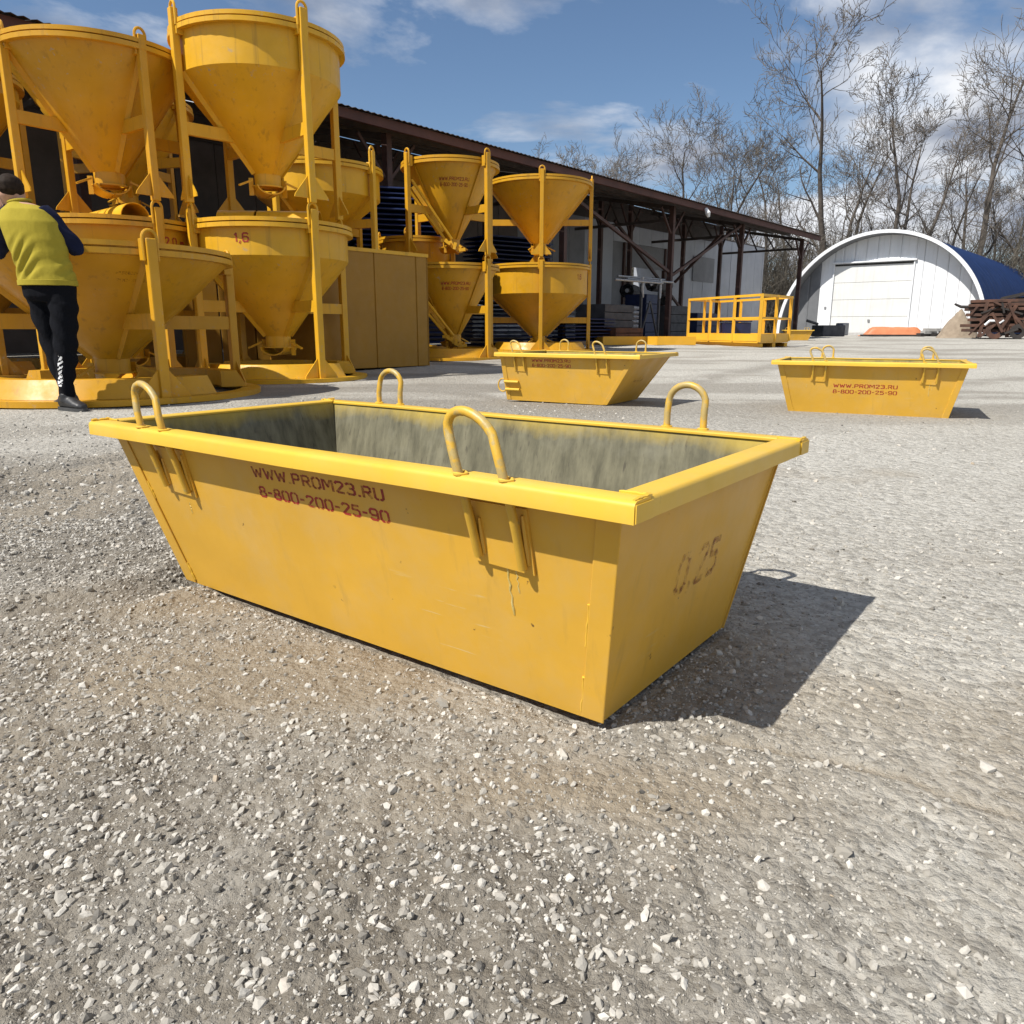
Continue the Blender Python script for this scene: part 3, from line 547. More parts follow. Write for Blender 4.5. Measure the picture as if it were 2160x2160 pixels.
# ------------------------------------------------------------------ hoppers
def rotv(a, r, z): return (r*math.cos(a), r*math.sin(a), z)
def make_hopper(name, label, x, y, z0, rz, Rr, zrim, zcyl, zout, rout, legR, legz, a0=45, lid=False, chute=False, chute_a=0, base=True, marks=None, side_cone=False, mat='hopper_paint', legw=.075, text_a=-70, gate_a=-60):
    root = empty(name, (x, y, z0), R(rz), label, 'hopper', 'yellow concrete hoppers')
    t = .008; inr = rout
    prof = [(Rr-t, zrim), (Rr-t, zcyl), (inr-t, zout), (inr, zout), (Rr, zcyl), (Rr, zrim)]
    if abs(zrim-zcyl) < .02: prof = [(Rr-t, zrim), (inr-t, zout), (inr, zout), (Rr, zrim)]
    MB().lathe(prof, 48).build('shell', mat, root, True)
    MB().lathe([(Rr+.001, zrim-.055), (Rr+.062, zrim-.055), (Rr+.062, zrim-.012), (Rr+.001, zrim-.012)], 48, closedprof=True).build('rim_band', mat, root, True)
    MB().lathe([(Rr-.012, zrim+.002), (Rr+.055, zrim+.002), (Rr+.055, zrim+.04), (Rr-.012, zrim+.04)], 48, closedprof=True).build('rim_band', mat, root, True)
    if lid:
        ld = MB().lathe([(Rr-.014, zrim+.028), (Rr*.55, zrim+.065), (.004, zrim+.085)], 40).build('lid', 'hopper_bright', root, True)
        if chute:
            ca = R(chute_a); d = Vector((math.cos(ca), math.sin(ca), 0)); p = Vector((-d.y, d.x, 0)); rr = .15; zz = zrim+.062
            for (s0, s1) in ((-.66*Rr, -.18*Rr), (-.15*Rr, .66*Rr)):
                m = MB(); rings = []
                for s_ in (s0, s1):
                    ring = [d*s_+p*(rr*math.cos(R(a)))+Vector((0, 0, zz+rr*math.sin(R(a)))) for a in range(0, 181, 12)]+[d*s_+p*((rr-.008)*math.cos(R(a)))+Vector((0, 0, zz+(rr-.008)*math.sin(R(a)))) for a in range(180, -1, -12)]
                    rings.append(ring)
                m.loft(rings); m.build('cover', 'hopper_bright', root, True)
    # outlet with clamshell gate and lever
    ol = MB().lathe([(rout+.012, zout-.10), (rout+.012, zout+.02), (rout-.004, zout+.02), (rout-.004, zout-.10)], 28, closedprof=True).build('outlet', mat, root, True)
    MB().lathe([(rout+.012, zout-.115), (rout+.045, zout-.115), (rout+.045, zout-.10), (rout+.012, zout-.10)], 28, closedprof=True).build('flange', mat, ol, True)
    ga = R(gate_a); d = Vector((math.cos(ga), math.sin(ga), 0)); p = Vector((-d.y, d.x, 0))
    for sg in (-1, 1):
        m = MB(); rings = []
        for s_ in (-rout-.03, rout+.03):
            rings.append([d*s_+p*(sg*(rout+.03)*math.sin(R(a)))+Vector((0, 0, zout-.09-(rout*.85)*math.cos(R(a)))) for a in (2, 20, 40, 60, 80)]+[d*s_+p*(sg*(rout+.015)*math.sin(R(a)))+Vector((0, 0, zout-.09-(rout*.75)*math.cos(R(a)))) for a in (80, 60, 40, 20, 2)])
        m.loft(rings); m.build('gate_jaw', mat, ol, True)
        m = MB(); m.bar(p*(sg*(rout+.05))+Vector((0, 0, zout-.02)), p*(sg*(rout+.05))+Vector((0, 0, zout-.2)), .05, .012); m.bar(p*(sg*(rout+.05))+d*.05+Vector((0, 0, zout-.05)), p*(sg*(rout+.2))+d*.1+Vector((0, 0, zout-.12)), .03, .02); m.build('gate_lever', mat, ol)
    # legs
    lz0 = .0
    for k in range(4):
        a = R(a0+90*k); c, s_ = math.cos(a), math.sin(a); rot = Matrix.Rotation(a, 3, 'Z'); rd = Vector((c, s_, 0)); tg = Vector((-s_, c, 0))
        m = MB(); m.box(rd*legR+Vector((0, 0, (lz0+legz)/2)), (legw, legw, legz-lz0), rot); lg = m.build('leg', mat, root, bevel=.008)
        m = MB(); hz = legz; q = [tg*.05+rd*legR+Vector((0, 0, hz-.16)), tg*.052+rd*legR+Vector((0, 0, hz+.0))]+[rd*legR+tg*(.052*math.cos(R(b_)))+Vector((0, 0, hz+.06*math.sin(R(b_)))) for b_ in range(20, 161, 20)]+[-tg*.052+rd*legR+Vector((0, 0, hz)), -tg*.05+rd*legR+Vector((0, 0, hz-.16))]
        m.tube(q, .014, 8); m.build('hook', mat, lg, True)
        m = MB(); m.box(rd*(legR-.03)+Vector((0, 0, zrim-.02)), (.07, legw+.05, .16), rot); m.build('clamp', mat, lg, bevel=.006)
        for dr in (tg, -tg):
            m = MB(); pp = [rd*legR+dr*.0385+Vector((0, 0, .045)), rd*legR+dr*.20+Vector((0, 0, .045)), rd*legR+dr*.19+Vector((0, 0, .075)), rd*legR+dr*.0385+Vector((0, 0, .26))]
            m.hexa([v-rd*.006 for v in pp], [v+rd*.006 for v in pp]); m.build('gusset', mat, lg)
        zc = zout+(zcyl-zout)*.40; rc = rout+(Rr-rout)*.40
        m = MB(); m.box(rd*((rc+legR-legw/2)/2-.02)+Vector((0, 0, zc)), (legR-legw/2-rc+.06, .05, .12), rot); m.build('cross_bar', mat, root)
        m = MB(); m.bar(rd*(Rr+.012)+Vector((0, 0, zcyl-.01)), rd*(rout+.03)+Vector((0, 0, zout+.02)), .05, .012, up=(c, s_, .5)); m.build('stiffener', mat, root)
    if base:
        rb = legR+.10
        MB().lathe([(rb-.16, .0), (rb, .0), (rb, .045), (rb-.16, .045)], 44, closedprof=True).build('base_ring', mat, root, True)
        MB().lathe([(rb-.34, .047), (rb-.115, .047), (rb-.20, .19), (rb-.34, .19)], 26, R(20), R(160), True).build('skirt', mat, root, True)
        MB().lathe([(rb-.34, .047), (rb-.115, .047), (rb-.20, .19), (rb-.34, .19)], 26, R(200), R(340), True).build('skirt', mat, root, True)
    for mk in (marks or []):
        txt, ang, zc, wd, ht, mt = mk; a = R(ang)
        if zc > zcyl: rr = Rr; up = Vector((0, 0, 1))
        else:
            f = (zc-zout)/(zcyl-zout); rr = rout+(Rr-rout)*f; up = Vector((math.cos(a)*(Rr-rout), math.sin(a)*(Rr-rout), zcyl-zout))
        me_ = text_mesh(txt, wd, ht, mt, .02)
        # wrap round the shell
        co = [v.co.copy() for v in me_.vertices]; upn = up.normalized()
        for v, c0 in zip(me_.vertices, co):
            zz = zc+c0.y*upn.z; r2 = (Rr if zc > zcyl else rout+(Rr-rout)*(zz-zout)/(zcyl-zout))+.003; aa = a+c0.x/max(r2, .1); v.co = (r2*math.cos(aa), r2*math.sin(aa), zz)
        link(bpy.data.objects.new('lettering', me_), root)
    return root
HOP = make_hopper
z_ = gzs(-3.5, 6.8)
HOP('concrete_hopper', 'low wide hopper with open cone where the man leans on the rim', -3.5, 6.8, z_, 0, 1.0, 1.16, 1.10, .30, .13, 1.12, 1.22, 45, marks=[('PROM23', -48, .98, .26, .035, 'stencil_faint'), ('200-25-90', -48, .93, .24, .03, 'stencil_faint')], gate_a=-40)
HOP('concrete_hopper', 'hopper marked 2,0 standing behind the low wide hopper, under another hopper', -4.30, 8.75, 0, 8, .82, 1.62, 1.25, .36, .14, .88, 1.76, 45, base=False, lid=True, chute=True, chute_a=-50, marks=[('2,0 m', -30, 1.44, .26, .11, 'stencil_red')])
HOP('concrete_hopper', 'hopper marked 1,6 with a half pipe cover on its lid', -2.72, 9.1, 0, 0, .84, 1.64, 1.31, .47, .13, .90, 1.78, 45, lid=True, chute=True, chute_a=4, marks=[('1,6', -94, 1.475, .16, .11, 'stencil_red')], mat='hopper_bright', gate_a=-100)
HOP('concrete_hopper', 'upper hopper resting on the hopper marked 2,0 behind the man', -4.30, 8.75, 1.82, 8, .86, 1.42, 1.36, .33, .14, .88, 1.5, 45, base=False)
HOP('concrete_hopper', 'upper hopper resting above the half pipe cover of the one marked 1,6', -2.72, 9.1, 1.84, 0, .84, 1.66, 1.25, .36, .13, .90, 1.8, 45, base=False, mat='hopper_bright')
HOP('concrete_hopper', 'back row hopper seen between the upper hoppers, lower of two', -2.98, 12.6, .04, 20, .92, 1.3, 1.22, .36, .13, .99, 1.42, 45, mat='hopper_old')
HOP('concrete_hopper', 'back row hopper above the panelled yellow box, upper of two', -2.98, 12.6, 1.50, 20, .92, 1.4, 1.0, .36, .13, .99, 1.62, 45, base=False, mat='hopper_bright')
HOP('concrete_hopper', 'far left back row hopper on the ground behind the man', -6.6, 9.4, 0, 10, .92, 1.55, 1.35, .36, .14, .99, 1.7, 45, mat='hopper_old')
HOP('concrete_hopper', 'far left back row hopper stacked behind the man, top of two', -6.6, 9.4, 1.76, 10, .92, 1.55, 1.35, .36, .14, .99, 1.7, 45, base=False)
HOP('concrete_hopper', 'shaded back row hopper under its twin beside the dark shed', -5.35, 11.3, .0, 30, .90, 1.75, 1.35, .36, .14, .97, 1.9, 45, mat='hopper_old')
HOP('concrete_hopper', 'shaded back row hopper at top left, on top of its twin', -5.35, 11.3, 1.98, 30, .90, 1.5, 1.35, .36, .14, .97, 1.65, 45, base=False)
HOP('concrete_hopper', 'low open hopper just behind the panelled yellow box', -1.72, 14.35, .08, 40, .60, 2.0, 1.7, 1.0, .12, .66, 2.1, 45, mat='hopper_paint')
zb = gzs(.57, 17)
HOP('concrete_hopper', 'cylinder topped hopper beside the shed, lower of the right hand stack', .57, 17.0, zb, 0, 1.02, 1.72, 1.17, .30, .13, 1.07, 1.80, -90, lid=True, marks=[('1,6', -38, 1.50, .15, .12, 'stencil_dark')])
HOP('concrete_hopper', 'plain cone hopper on top of the stack nearest the shed', .57, 17.0, zb+1.86, 0, 1.02, 1.50, 1.43, .33, .13, 1.07, 1.62, -90, lid=True, base=False)

zs = gzs(-.87, 13.7)
for (zz_, zr_, zc_, zo_, lz_, lab, mk, bs) in ((zs, 1.52, 1.46, .40, 1.62, 'cone hopper with red lettering, on the ground right of the panelled box', 'stencil_red', True), (zs+1.68, 1.44, 1.38, .28, 1.54, 'cone hopper with faded lettering on top of the one beside the panelled box', 'stencil_dark', False)):
    hp = HOP('concrete_hopper', lab, -1.04, 13.7, zz_, 0, .76, zr_, zc_, zo_, .13, .90, lz_, 45, base=bs, marks=[(WT, -80, zc_-.22, .5, .06, mk), (PT, -80, zc_-.30, .46, .06, mk)], gate_a=-30)
    m = MB(); m.tube([(-.66, -.50, zr_*.72), (-.05, -.26, zo_-.05)], .024, 8); m.tube([(-.58, -.58, zr_*.80), (.03, -.30, zo_+.0)], .024, 8); m.build('gate_rod', 'hopper_bright', hp, True)
    m = MB(); m.bar((-.62, -.30, zr_*.75), (-.16, -.14, zo_+.12), .24, .07); m.build('side_chute', 'hopper_bright', hp)
    m = MB()
    for k in range(6): m.box((-.10+.06*k, -.27-.03*(k % 2), zo_-.02-.03*k), (.11, .09, .05), Matrix.Rotation(.6*k, 3, 'Y'))
    m.build('gate_linkage', 'hopper_bright', hp)

# panelled yellow box
A = Vector((-2.22, 9.85, 0)); B = Vector((-1.17, 11.03, 0)); ex = (B-A).normalized(); ey = Vector((-ex.y, ex.x, 0))
lb = (B-A).length+.25; hb = 1.50; db = 1.15
bx = empty('storage_box', (B.x, B.y, gzs(B.x, B.y)-.01), math.atan2(ex.y, ex.x), 'tall yellow box of flat steel panels beside the hopper marked 1,6', 'box')
cuts = [-lb, -.93, -.20, -.02]
for a, c in ((-lb, -.945), (-.925, -.235), (-.21, -.03)):
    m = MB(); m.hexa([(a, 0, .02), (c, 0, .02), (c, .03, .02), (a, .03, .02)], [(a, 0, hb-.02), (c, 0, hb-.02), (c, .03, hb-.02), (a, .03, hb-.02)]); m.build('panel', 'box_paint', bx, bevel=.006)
for u in (-.935, -.2225):
    m = MB(); m.box((u, .022, hb/2), (.024, .02, hb-.05)); m.build('seam_bar', 'box_paint', bx)
m = MB(); m.hexa([(-.001, .002, .02), (-.001, db, .02), (-.03, db, .02), (-.03, .032, .02)], [(-.001, .002, hb-.02), (-.001, db, hb-.02), (-.03, db, hb-.02), (-.03, .032, hb-.02)]); m.build('panel', 'box_paint', bx)
m = MB(); m.box((-lb/2, db, hb/2), (lb-.07, .03, hb-.05)); m.build('panel', 'box_paint', bx)
m = MB(); m.box((-lb-.016, db/2, hb/2), (.03, db-.05, hb-.05)); m.build('panel', 'box_paint', bx)
for p0, p1 in (((-lb, .01, hb), (.0, .01, hb)), ((-lb, db, hb), (.0, db, hb)), ((-.01, .04, hb-.001), (-.01, db-.03, hb-.001)), ((-lb, .04, hb-.001), (-lb, db-.03, hb-.001))):
    m = MB(); m.bar(p0, p1, .05, .045); m.build('top_rail', 'hopper_bright', bx)
m = MB(); m.box((-lb/2, db/2, hb-.035), (lb-.05, db-.08, .01)); m.build('top_plate', 'rust_brown', bx)

# second panelled box in the shade behind the front hoppers
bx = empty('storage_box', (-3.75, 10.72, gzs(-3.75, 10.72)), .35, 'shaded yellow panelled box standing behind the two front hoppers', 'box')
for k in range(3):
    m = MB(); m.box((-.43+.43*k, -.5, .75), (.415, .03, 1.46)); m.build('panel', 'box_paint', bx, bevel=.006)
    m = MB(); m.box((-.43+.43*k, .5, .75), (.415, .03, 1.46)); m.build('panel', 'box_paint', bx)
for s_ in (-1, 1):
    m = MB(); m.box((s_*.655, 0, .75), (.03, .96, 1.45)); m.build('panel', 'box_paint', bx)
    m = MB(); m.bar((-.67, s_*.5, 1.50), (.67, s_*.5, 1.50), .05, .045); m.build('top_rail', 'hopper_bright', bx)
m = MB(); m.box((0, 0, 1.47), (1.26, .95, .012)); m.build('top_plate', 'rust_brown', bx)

# ------------------------------------------------------------------ open sided shed and the building behind it
sa = Vector((.640, .768, 0)); sb_ = Vector((-.768, .640, 0)); S0 = Vector((5.12, 26.0, 0))
def SP(t, d, z): p = S0+sa*t+sb_*d; return Vector((p.x, p.y, z))
shed = empty('open_shed', tuple(S0), 0, 'long open sided storage shed with dark sloping roof and brown steel posts', 'shed')
shed_inv = Matrix.Translation(-S0)
def sl(p): return Vector(p)-S0
T0, T1 = -25.0, 12.0; EV = 4.42; RB = 5.25; DEP = 3.8
def zroof(d): return EV+(RB-EV)*(d+.5)/(DEP+.5)
k = 0; t = T0
while t < T1-.01:      # corrugated roof sheets
    t2 = min(t+1.05, T1); nseg = 7; m = MB(); rows = []
    for d in (-.75, DEP+.3):
        up_, lo_ = [], []
        for i in range(nseg*2+1):
            tt_ = t+(t2-.012-t)*i/(nseg*2); zz = zroof(d)+.10+(.022 if i % 2 else 0); up_.append(sl(SP(tt_, d, zz+.006))); lo_.append(sl(SP(tt_, d, zz)))
        rows.append(up_+lo_[::-1])
    m.loft(rows); m.build('roof_sheet', 'roof_dark', shed); t = t2
m = MB(); m.bar(sl(SP(T0, -.62, EV-.03)), sl(SP(T1, -.62, EV-.03)), .08, .17); m.build('fascia', 'fascia_brown', shed)
m = MB(); m.bar(sl(SP(T0, DEP+.1, RB-.12)), sl(SP(T1, DEP+.1, RB-.12)), .08, .2); m.build('purlin', 'roof_dark', shed)
for d in (.7, 1.5, 2.3, 3.1):
    m = MB(); m.bar(sl(SP(T0, d, zroof(d)+.0)), sl(SP(T1, d, zroof(d)+.0)), .07, .15); m.build('purlin', 'roof_dark', shed)
fpost = [-24, -18, -12, -5.9, 0.0, 5.35, 11.6]
for t in fpost:
    gp = SP(t, 0, 0); g0 = gzs(gp.x, gp.y)-.02
    m = MB(); m.bar(sl(SP(t, 0, g0)), sl(SP(t, 0, EV-.02)), .17, .14, up=tuple(sa)); po = m.build('post', 'post_steel', shed, bevel=.01)
    for s_ in (-1, 1):
        m = MB(); m.bar(sl(SP(t+s_*.08, .0, EV-.85)), sl(SP(t+s_*.75, .0, EV-.12)), .06, .06); m.build('knee_brace', 'post_steel', shed)
    m = MB()   # rafter truss going back
    m.bar(sl(SP(t, .1, zroof(.1)-.16)), sl(SP(t, DEP, zroof(DEP)-.16)), .09, .12); m.bar(sl(SP(t, .1, EV-.42)), sl(SP(t, DEP, EV-.42)), .08, .09); m.build('truss', 'roof_dark', shed)
    for j in range(4):
        m = MB(); m.bar(sl(SP(t, .4+j*.8, EV-.40)), sl(SP(t, .8+j*.8, zroof(.8+j*.8)-.2)), .05, .05); m.build('truss_web', 'roof_dark', shed)
for t in (-9.5, -5.4, -2.4, .7, 2.7, 6.9, 10.4):
    gp = SP(t, DEP-.6, 0); m = MB(); m.bar(sl(SP(t, DEP-.6, gzs(gp.x, gp.y)-.02)), sl(SP(t, DEP-.6, zroof(DEP-.6)-.08)), .15, .13, up=tuple(sa)); m.build('post', 'post_steel', shed)
    for s_ in (-1, 1):
        m = MB(); m.bar(sl(SP(t+s_*.07, DEP-.6, EV-.35)), sl(SP(t+s_*.7, DEP-.6, zroof(DEP-.6)-.12)), .06, .06); m.build('knee_brace', 'post_steel', shed)
for (a, c) in (((5.2, .0, EV-.1), (.15, .0, 2.3)), ((-5.8, .0, 4.1), (-.1, .0, 2.4)), ((.35, 2.4, 4.2), (5.6, 2.4, 1.3)), ((5.0, .6, 4.1), (5.2, 2.6, 2.4)), ((-5.2, DEP-1, 4.2), (-9.3, DEP-1, 2.2))):
    m = MB(); m.bar(sl(SP(*a)), sl(SP(*c)), .085, .085); m.build('diagonal_brace', 'post_steel', shed)
m = MB(); m.bar(sl(SP(T0, DEP+.25, RB-.42)), sl(SP(T1, DEP+.25, RB-.42)), .06, .60); m.build('roof_shade_strip', 'roof_dark', shed)  # dark strip added above the wall, standing in for the shaded roof underside
m = MB(); m.tube([sl(SP(.9, -.70, EV-.05)), sl(SP(.9, -.78, EV-.20)), sl(SP(.92, -.80, EV-.32))], [.05, .09, .04], 10); m.build('flood_lamp', 'hangar_white', shed, True)

wh = empty('warehouse_building', tuple(SP(0, DEP+.6, 0)), 0, 'long white sheet metal building behind the open shed', 'building')
W0 = SP(0, DEP+.6, 0)
def wl(t, d, z): return SP(t, DEP+.6+d, z)-W0
WB0, WB1 = -25.0, 18.3; WH = 4.78
def wpanel(t0, t1, z0, z1, mat='wall_white', nm='wall_panel', d=0, th=.05):
    m = MB(); m.hexa([wl(t0, d, z0), wl(t1, d, z0), wl(t1, d+th, z0), wl(t0, d+th, z0)], [wl(t0, d, z1), wl(t1, d, z1), wl(t1, d+th, z1), wl(t0, d+th, z1)]); return m.build(nm, mat, wh)
DOOR = (4.3, 7.6, .0, 3.95)
t = WB0
while t < WB1-.05:
    t2 = min(t+.98, WB1); 
    if t2 > DOOR[0] and t < DOOR[1]: wpanel(t+.008, t2-.008, DOOR[3], WH)
    else: wpanel(t+.008, t2-.008, .0, WH, 'wall_white' if t > 1.2 else ('wall_grey' if t > -3 else 'wall_shaded'), d=.004*(int(t*7) % 3))  # white wall coloured grey, then near black leftward, painting in the shed's shade
    t = t2
wpanel(WB0, WB1, .0, WH-.04, 'wall_grey', 'back_sheet', .09, .06) if False else None
m = MB(); m.hexa([wl(WB0+.02, .07, 0), wl(DOOR[0], .07, 0), wl(DOOR[0], .09, 0), wl(WB0+.02, .09, 0)], [wl(WB0+.02, .07, WH-.05), wl(DOOR[0], .07, WH-.05), wl(DOOR[0], .09, WH-.05), wl(WB0+.02, .09, WH-.05)]); m.build('lining', 'wall_grey', wh)
m = MB(); m.hexa([wl(DOOR[1], .07, 0), wl(WB1-.02, .07, 0), wl(WB1-.02, .09, 0), wl(DOOR[1], .09, 0)], [wl(DOOR[1], .07, WH-.05), wl(WB1-.02, .07, WH-.05), wl(WB1-.02, .09, WH-.05), wl(DOOR[1], .09, WH-.05)]); m.build('lining', 'wall_grey', wh)
wpanel(DOOR[0]-.4, DOOR[1]+.4, 0, DOOR[3]+.4, 'dark_inside', 'dark_interior', 2.2, .05)
wpanel(DOOR[0], DOOR[1], 3.05, DOOR[3]-.01, 'wall_grey', 'door_shutter', .03, .04)
for t in (DOOR[0], DOOR[1]): wpanel(t-.06, t+.06, 0, DOOR[3], 'post_steel', 'door_jamb', -.03, .15)
for a, c in ((wl(WB0, 0, 0), wl(WB0, 8, 0)), (wl(WB1-.03, .06, 0), wl(WB1-.03, 8, 0))):
    m = MB(); s_ = sa*.03; m.hexa([a, a+s_, c+s_, c], [a+Vector((0, 0, WH)), a+s_+Vector((0, 0, WH)), c+s_+Vector((0, 0, WH)), c+Vector((0, 0, WH))]); m.build('end_wall', 'wall_white', wh)
m = MB(); m.hexa([wl(WB0, -.0, WH+.01), wl(WB1, 0, WH+.01), wl(WB1, 8, WH+.01), wl(WB0, 8, WH+.01)], [wl(WB0, 0, WH+.06), wl(WB1, 0, WH+.06), wl(WB1, 8, WH+.06), wl(WB0, 8, WH+.06)]); m.build('roof', 'roof_dark', wh)
m = MB(); wpanel(10.15, 12.3, 2.75, 3.85, 'wall_grey', 'window_board', -.04, .035)

# goods stored under the shed
def gl(t, d): p = SP(t, d, 0); return (p.x, p.y, gzs(p.x, p.y))
def bag_stack(t, d, nl, nw, label, mat='bag_grey'):
    root = empty('bag_pallet', gl(t, d), math.atan2(sa.y, sa.x), label, 'bag stack', 'goods under the shed')
    m = MB(); m.box((0, 0, .07), (1.25, 1.0, .14)); m.build('pallet', 'pallet_wood', root)
    r = random.Random(int(t*10)+3); meshes = []
    for q in range(3):
        m = MB(); rings = []
        for u, sc_ in ((-.30, .55), (-.27, .9), (0, 1.05), (.27, .92), (.30, .5)): rings.append([(u, .24*math.cos(R(a))*sc_*(1 if abs(math.cos(R(a))) > .5 else .9), .075*math.sin(R(a))*sc_+r.uniform(-.006, .006)) for a in range(0, 360, 30)])
        m.loft(rings); meshes.append(m.mesh('bag', mat, True))
    for l in range(nl):
        for i in range(nw):
            for j in range(2):
                o = bpy.data.objects.new('bag', meshes[(l+i+j) % 3]); link(o, root); o.location = (-.31*(nw-1)+.62*i+r.uniform(-.02, .02), -.25+.5*j+r.uniform(-.02, .02), .215+l*.14); o.rotation_euler = (0, 0, r.uniform(-.05, .05))
    return root
bag_stack(-1.55, .9, 7, 2, 'tall pallet of pale grey filled bags under the shed, left of the front post')
bag_stack(-3.4, 2.2, 9, 2, 'shaded pallet of grey bags stacked to shoulder height, deep in the shed')
bag_stack(-5.6, 2.6, 10, 2, 'pallet of grey bags furthest left under the shed roof')
bag_stack(1.6, 2.6, 8, 2, 'pallet of bags behind the fenced yellow platform, beside the front post')
def crate(t, d, sx, sy, sz, label, mat='crate_dark', nb=5, rot=0):
    root = empty('slatted_crate', gl(t, d), math.atan2(sa.y, sa.x)+rot, label, 'crate', 'goods under the shed')
    for i in range(nb):
        for s_ in (-1, 1):
            m = MB(); m.box((0, s_*sy/2, sz*(i+.5)/nb), (sx, .03, sz/nb-.02)); m.build('slat', mat, root)
    for sx_ in (-1, 1):
        m = MB(); m.box((sx_*(sx/2-.02), 0, sz/2), (.04, sy-.04, sz-.01)); m.build('end_panel', mat, root)
    m = MB(); m.box((0, 0, sz-.01), (sx-.09, sy-.05, .03)); m.build('top_board', mat, root); return root
crate(-3.3, .3, 1.6, 1.0, 1.1, 'dark slatted crate at the shed edge, left of the pale bag pallet')
crate(.55, 1.3, .9, .8, 1.55, 'tall dark blue crate just right of the front shed post', 'blue_sheet')
crate(2.9, 1.6, 1.3, 1.0, 1.2, 'dark crate behind the fenced platform under the shed', 'crate_dark', 4)
crate(6.8, 2.4, 1.8, 1.0, 1.0, 'blue crate behind the far end of the fenced platform', 'blue_sheet', 4)
crate(-3.6, -.35, 1.5, .8, .42, 'low rust red crate on the ground at the shed edge', 'rust_brown', 3)
# wheeled rack with A frame
rk = empty('trestle_rack', gl(-1.45, -.15), math.atan2(sa.y, sa.x), 'dark steel trestle rack with pipes on top, before the pale bags', 'rack')
for u in (-.55, .55):
    m = MB(); m.bar((u, 0, 0), (u, 0, 1.75), .07); m.build('upright', 'crate_dark', rk)
    m = MB(); m.bar((u, .0, .12), (0, 0, 1.25), .05); m.build('brace', 'crate_dark', rk)
    m = MB(); m.tube([(u, -.03, 1.95), (u, -.03, 1.55), (u*.95, -.05, 1.35)], [.04, .05, .03], 8); m.build('strap', 'steel_grey', rk, True)
for k, (zz, dx_) in enumerate(((1.80, -.6), (1.86, .2), (1.92, -.2))):
    m = MB(); m.tube([(-1.6+dx_, -.08+.08*k, zz), (1.2+dx_, -.08+.08*k, zz+.02)], .035, 8); m.build('pipe', 'steel_grey', rk, True)
# rolls on the right of the post
for k, (t, d, z, r_, lab) in enumerate(((.8, .8, 1.62, .26, 'dark rolled sheet lying on the blue crate by the front post'), (1.9, 2.6, 1.45, .30, 'thick dark roll lying on the bags behind the fenced platform'), (2.7, 1.6, 1.24, .24, 'dark roll on the crate behind the fenced platform'))):
    p = gl(t, d); root = empty('sheet_roll', (p[0], p[1], p[2]+z), math.atan2(sa.y, sa.x)+.3*k, lab, 'roll')
    pr = [(r_*(.35+.65*i/26)*math.cos(i*.75), r_*(.35+.65*i/26)*math.sin(i*.75)) for i in range(27)]
    m = MB(); rings = []
    for u in (-.55, .55): rings.append([(u, a, c+r_) for a, c in pr]+[(u, a*.96, c*.96+r_) for a, c in pr[::-1]])
    m.loft(rings); m.build('coil', 'crate_dark', root, True); m = MB(); m.tube([(-.56, 0, r_), (.56, 0, r_)], r_*.25, 10); m.build('core_tube', 'bag_grey', root, True)
# blue sheet stacks between the hoppers
def sheet_stack(x, y, z0, sx, sy, n, rz, label):
    root = empty('sheet_stack', (x, y, z0), rz, label, 'sheet stack', 'blue sheet stacks')
    m = MB(); m.box((0, 0, .05), (sx, sy, .1)); m.build('bearer', 'pallet_wood', root)
    rr = random.Random(int(x*10)); m = MB(); nseg = 12; rings = []
    for u in (-sx/2, sx/2): rings.append([(u, -sy/2+sy*i/(nseg*2), (.025 if i % 2 else 0)) for i in range(nseg*2+1)]+[(u, -sy/2+sy*i/(nseg*2), (.025 if i % 2 else 0)-.012) for i in range(nseg*2, -1, -1)])
    m.loft(rings); me_ = m.mesh('sheet', 'blue_sheet')
    for k in range(n):
        o = bpy.data.objects.new('sheet', me_); link(o, root); o.location = (rr.uniform(-.03, .03), rr.uniform(-.03, .03), .115+k*.095)
    return root
sheet_stack(1.7, 21.9, gzs(1.7, 21.9), 2.4, 1.2, 7, .88, 'stack of blue corrugated sheets behind the right hopper stack at ground level')
sheet_stack(-2.3, 16.0, .1, 1.8, 1.2, 32, .3, 'tall stack of dark blue corrugated sheets seen between the hopper stacks')
sheet_stack(-.1, 18.8, .1, 1.8, 1.1, 26, .6, 'blue sheet stack between the square funnel hoppers and the shed')

# ------------------------------------------------------------------ arched hangar
ha = Vector((.655, .756, 0)); hu = Vector((.756, -.655, 0)); H0 = Vector((21.2, 45.6, 0)); H0.z = .36
HR = 5.5; HL = 26.0
hang = empty('arched_hangar', tuple(H0), math.atan2(hu.y, hu.x), 'white arched hangar with blue roof and white sectional door', 'hangar')
def arch(r, u0=0): return [(u0+r*math.cos(R(a)), r*math.sin(R(a))) for a in np.linspace(180, 0, 61)]
nr = 22
for k in range(nr):    # blue roof strips
    y0, y1 = -.85+HL*k/nr, -.85+HL*(k+1)/nr-.02; m = MB(); o = arch(HR+.03); i = arch(HR-.03)
    rings = []
    for yy, dr in ((y0, 0), ((y0+y1)/2, .05), (y1, 0)): rings.append([(u*(1+dr/HR), yy, z*(1+dr/HR)) for u, z in o]+[(u, yy, z) for u, z in i[::-1]])
    m.loft(rings); m.build('roof_strip', 'blue_roof', hang, True)
m = MB(); m.loft([[(u, yy, z) for u, z in arch(HR+.14)]+[(u, yy, z) for u, z in arch(HR-.04)[::-1]] for yy in (-.95, -.86)]); m.build('front_rim', 'hangar_white', hang, True)
m = MB(); m.loft([[(u, yy, z) for u, z in arch(HR-.035)]+[(u, yy, z) for u, z in arch(HR-.06)[::-1]] for yy in (-.87, .02)]); m.build('soffit', 'hangar_grey', hang, True)
DU0, DU1, DZ = -2.75, 1.55, 3.88
def hz(u): return math.sqrt(max(0, (HR-.07)**2-u*u))
u = -HR+.1
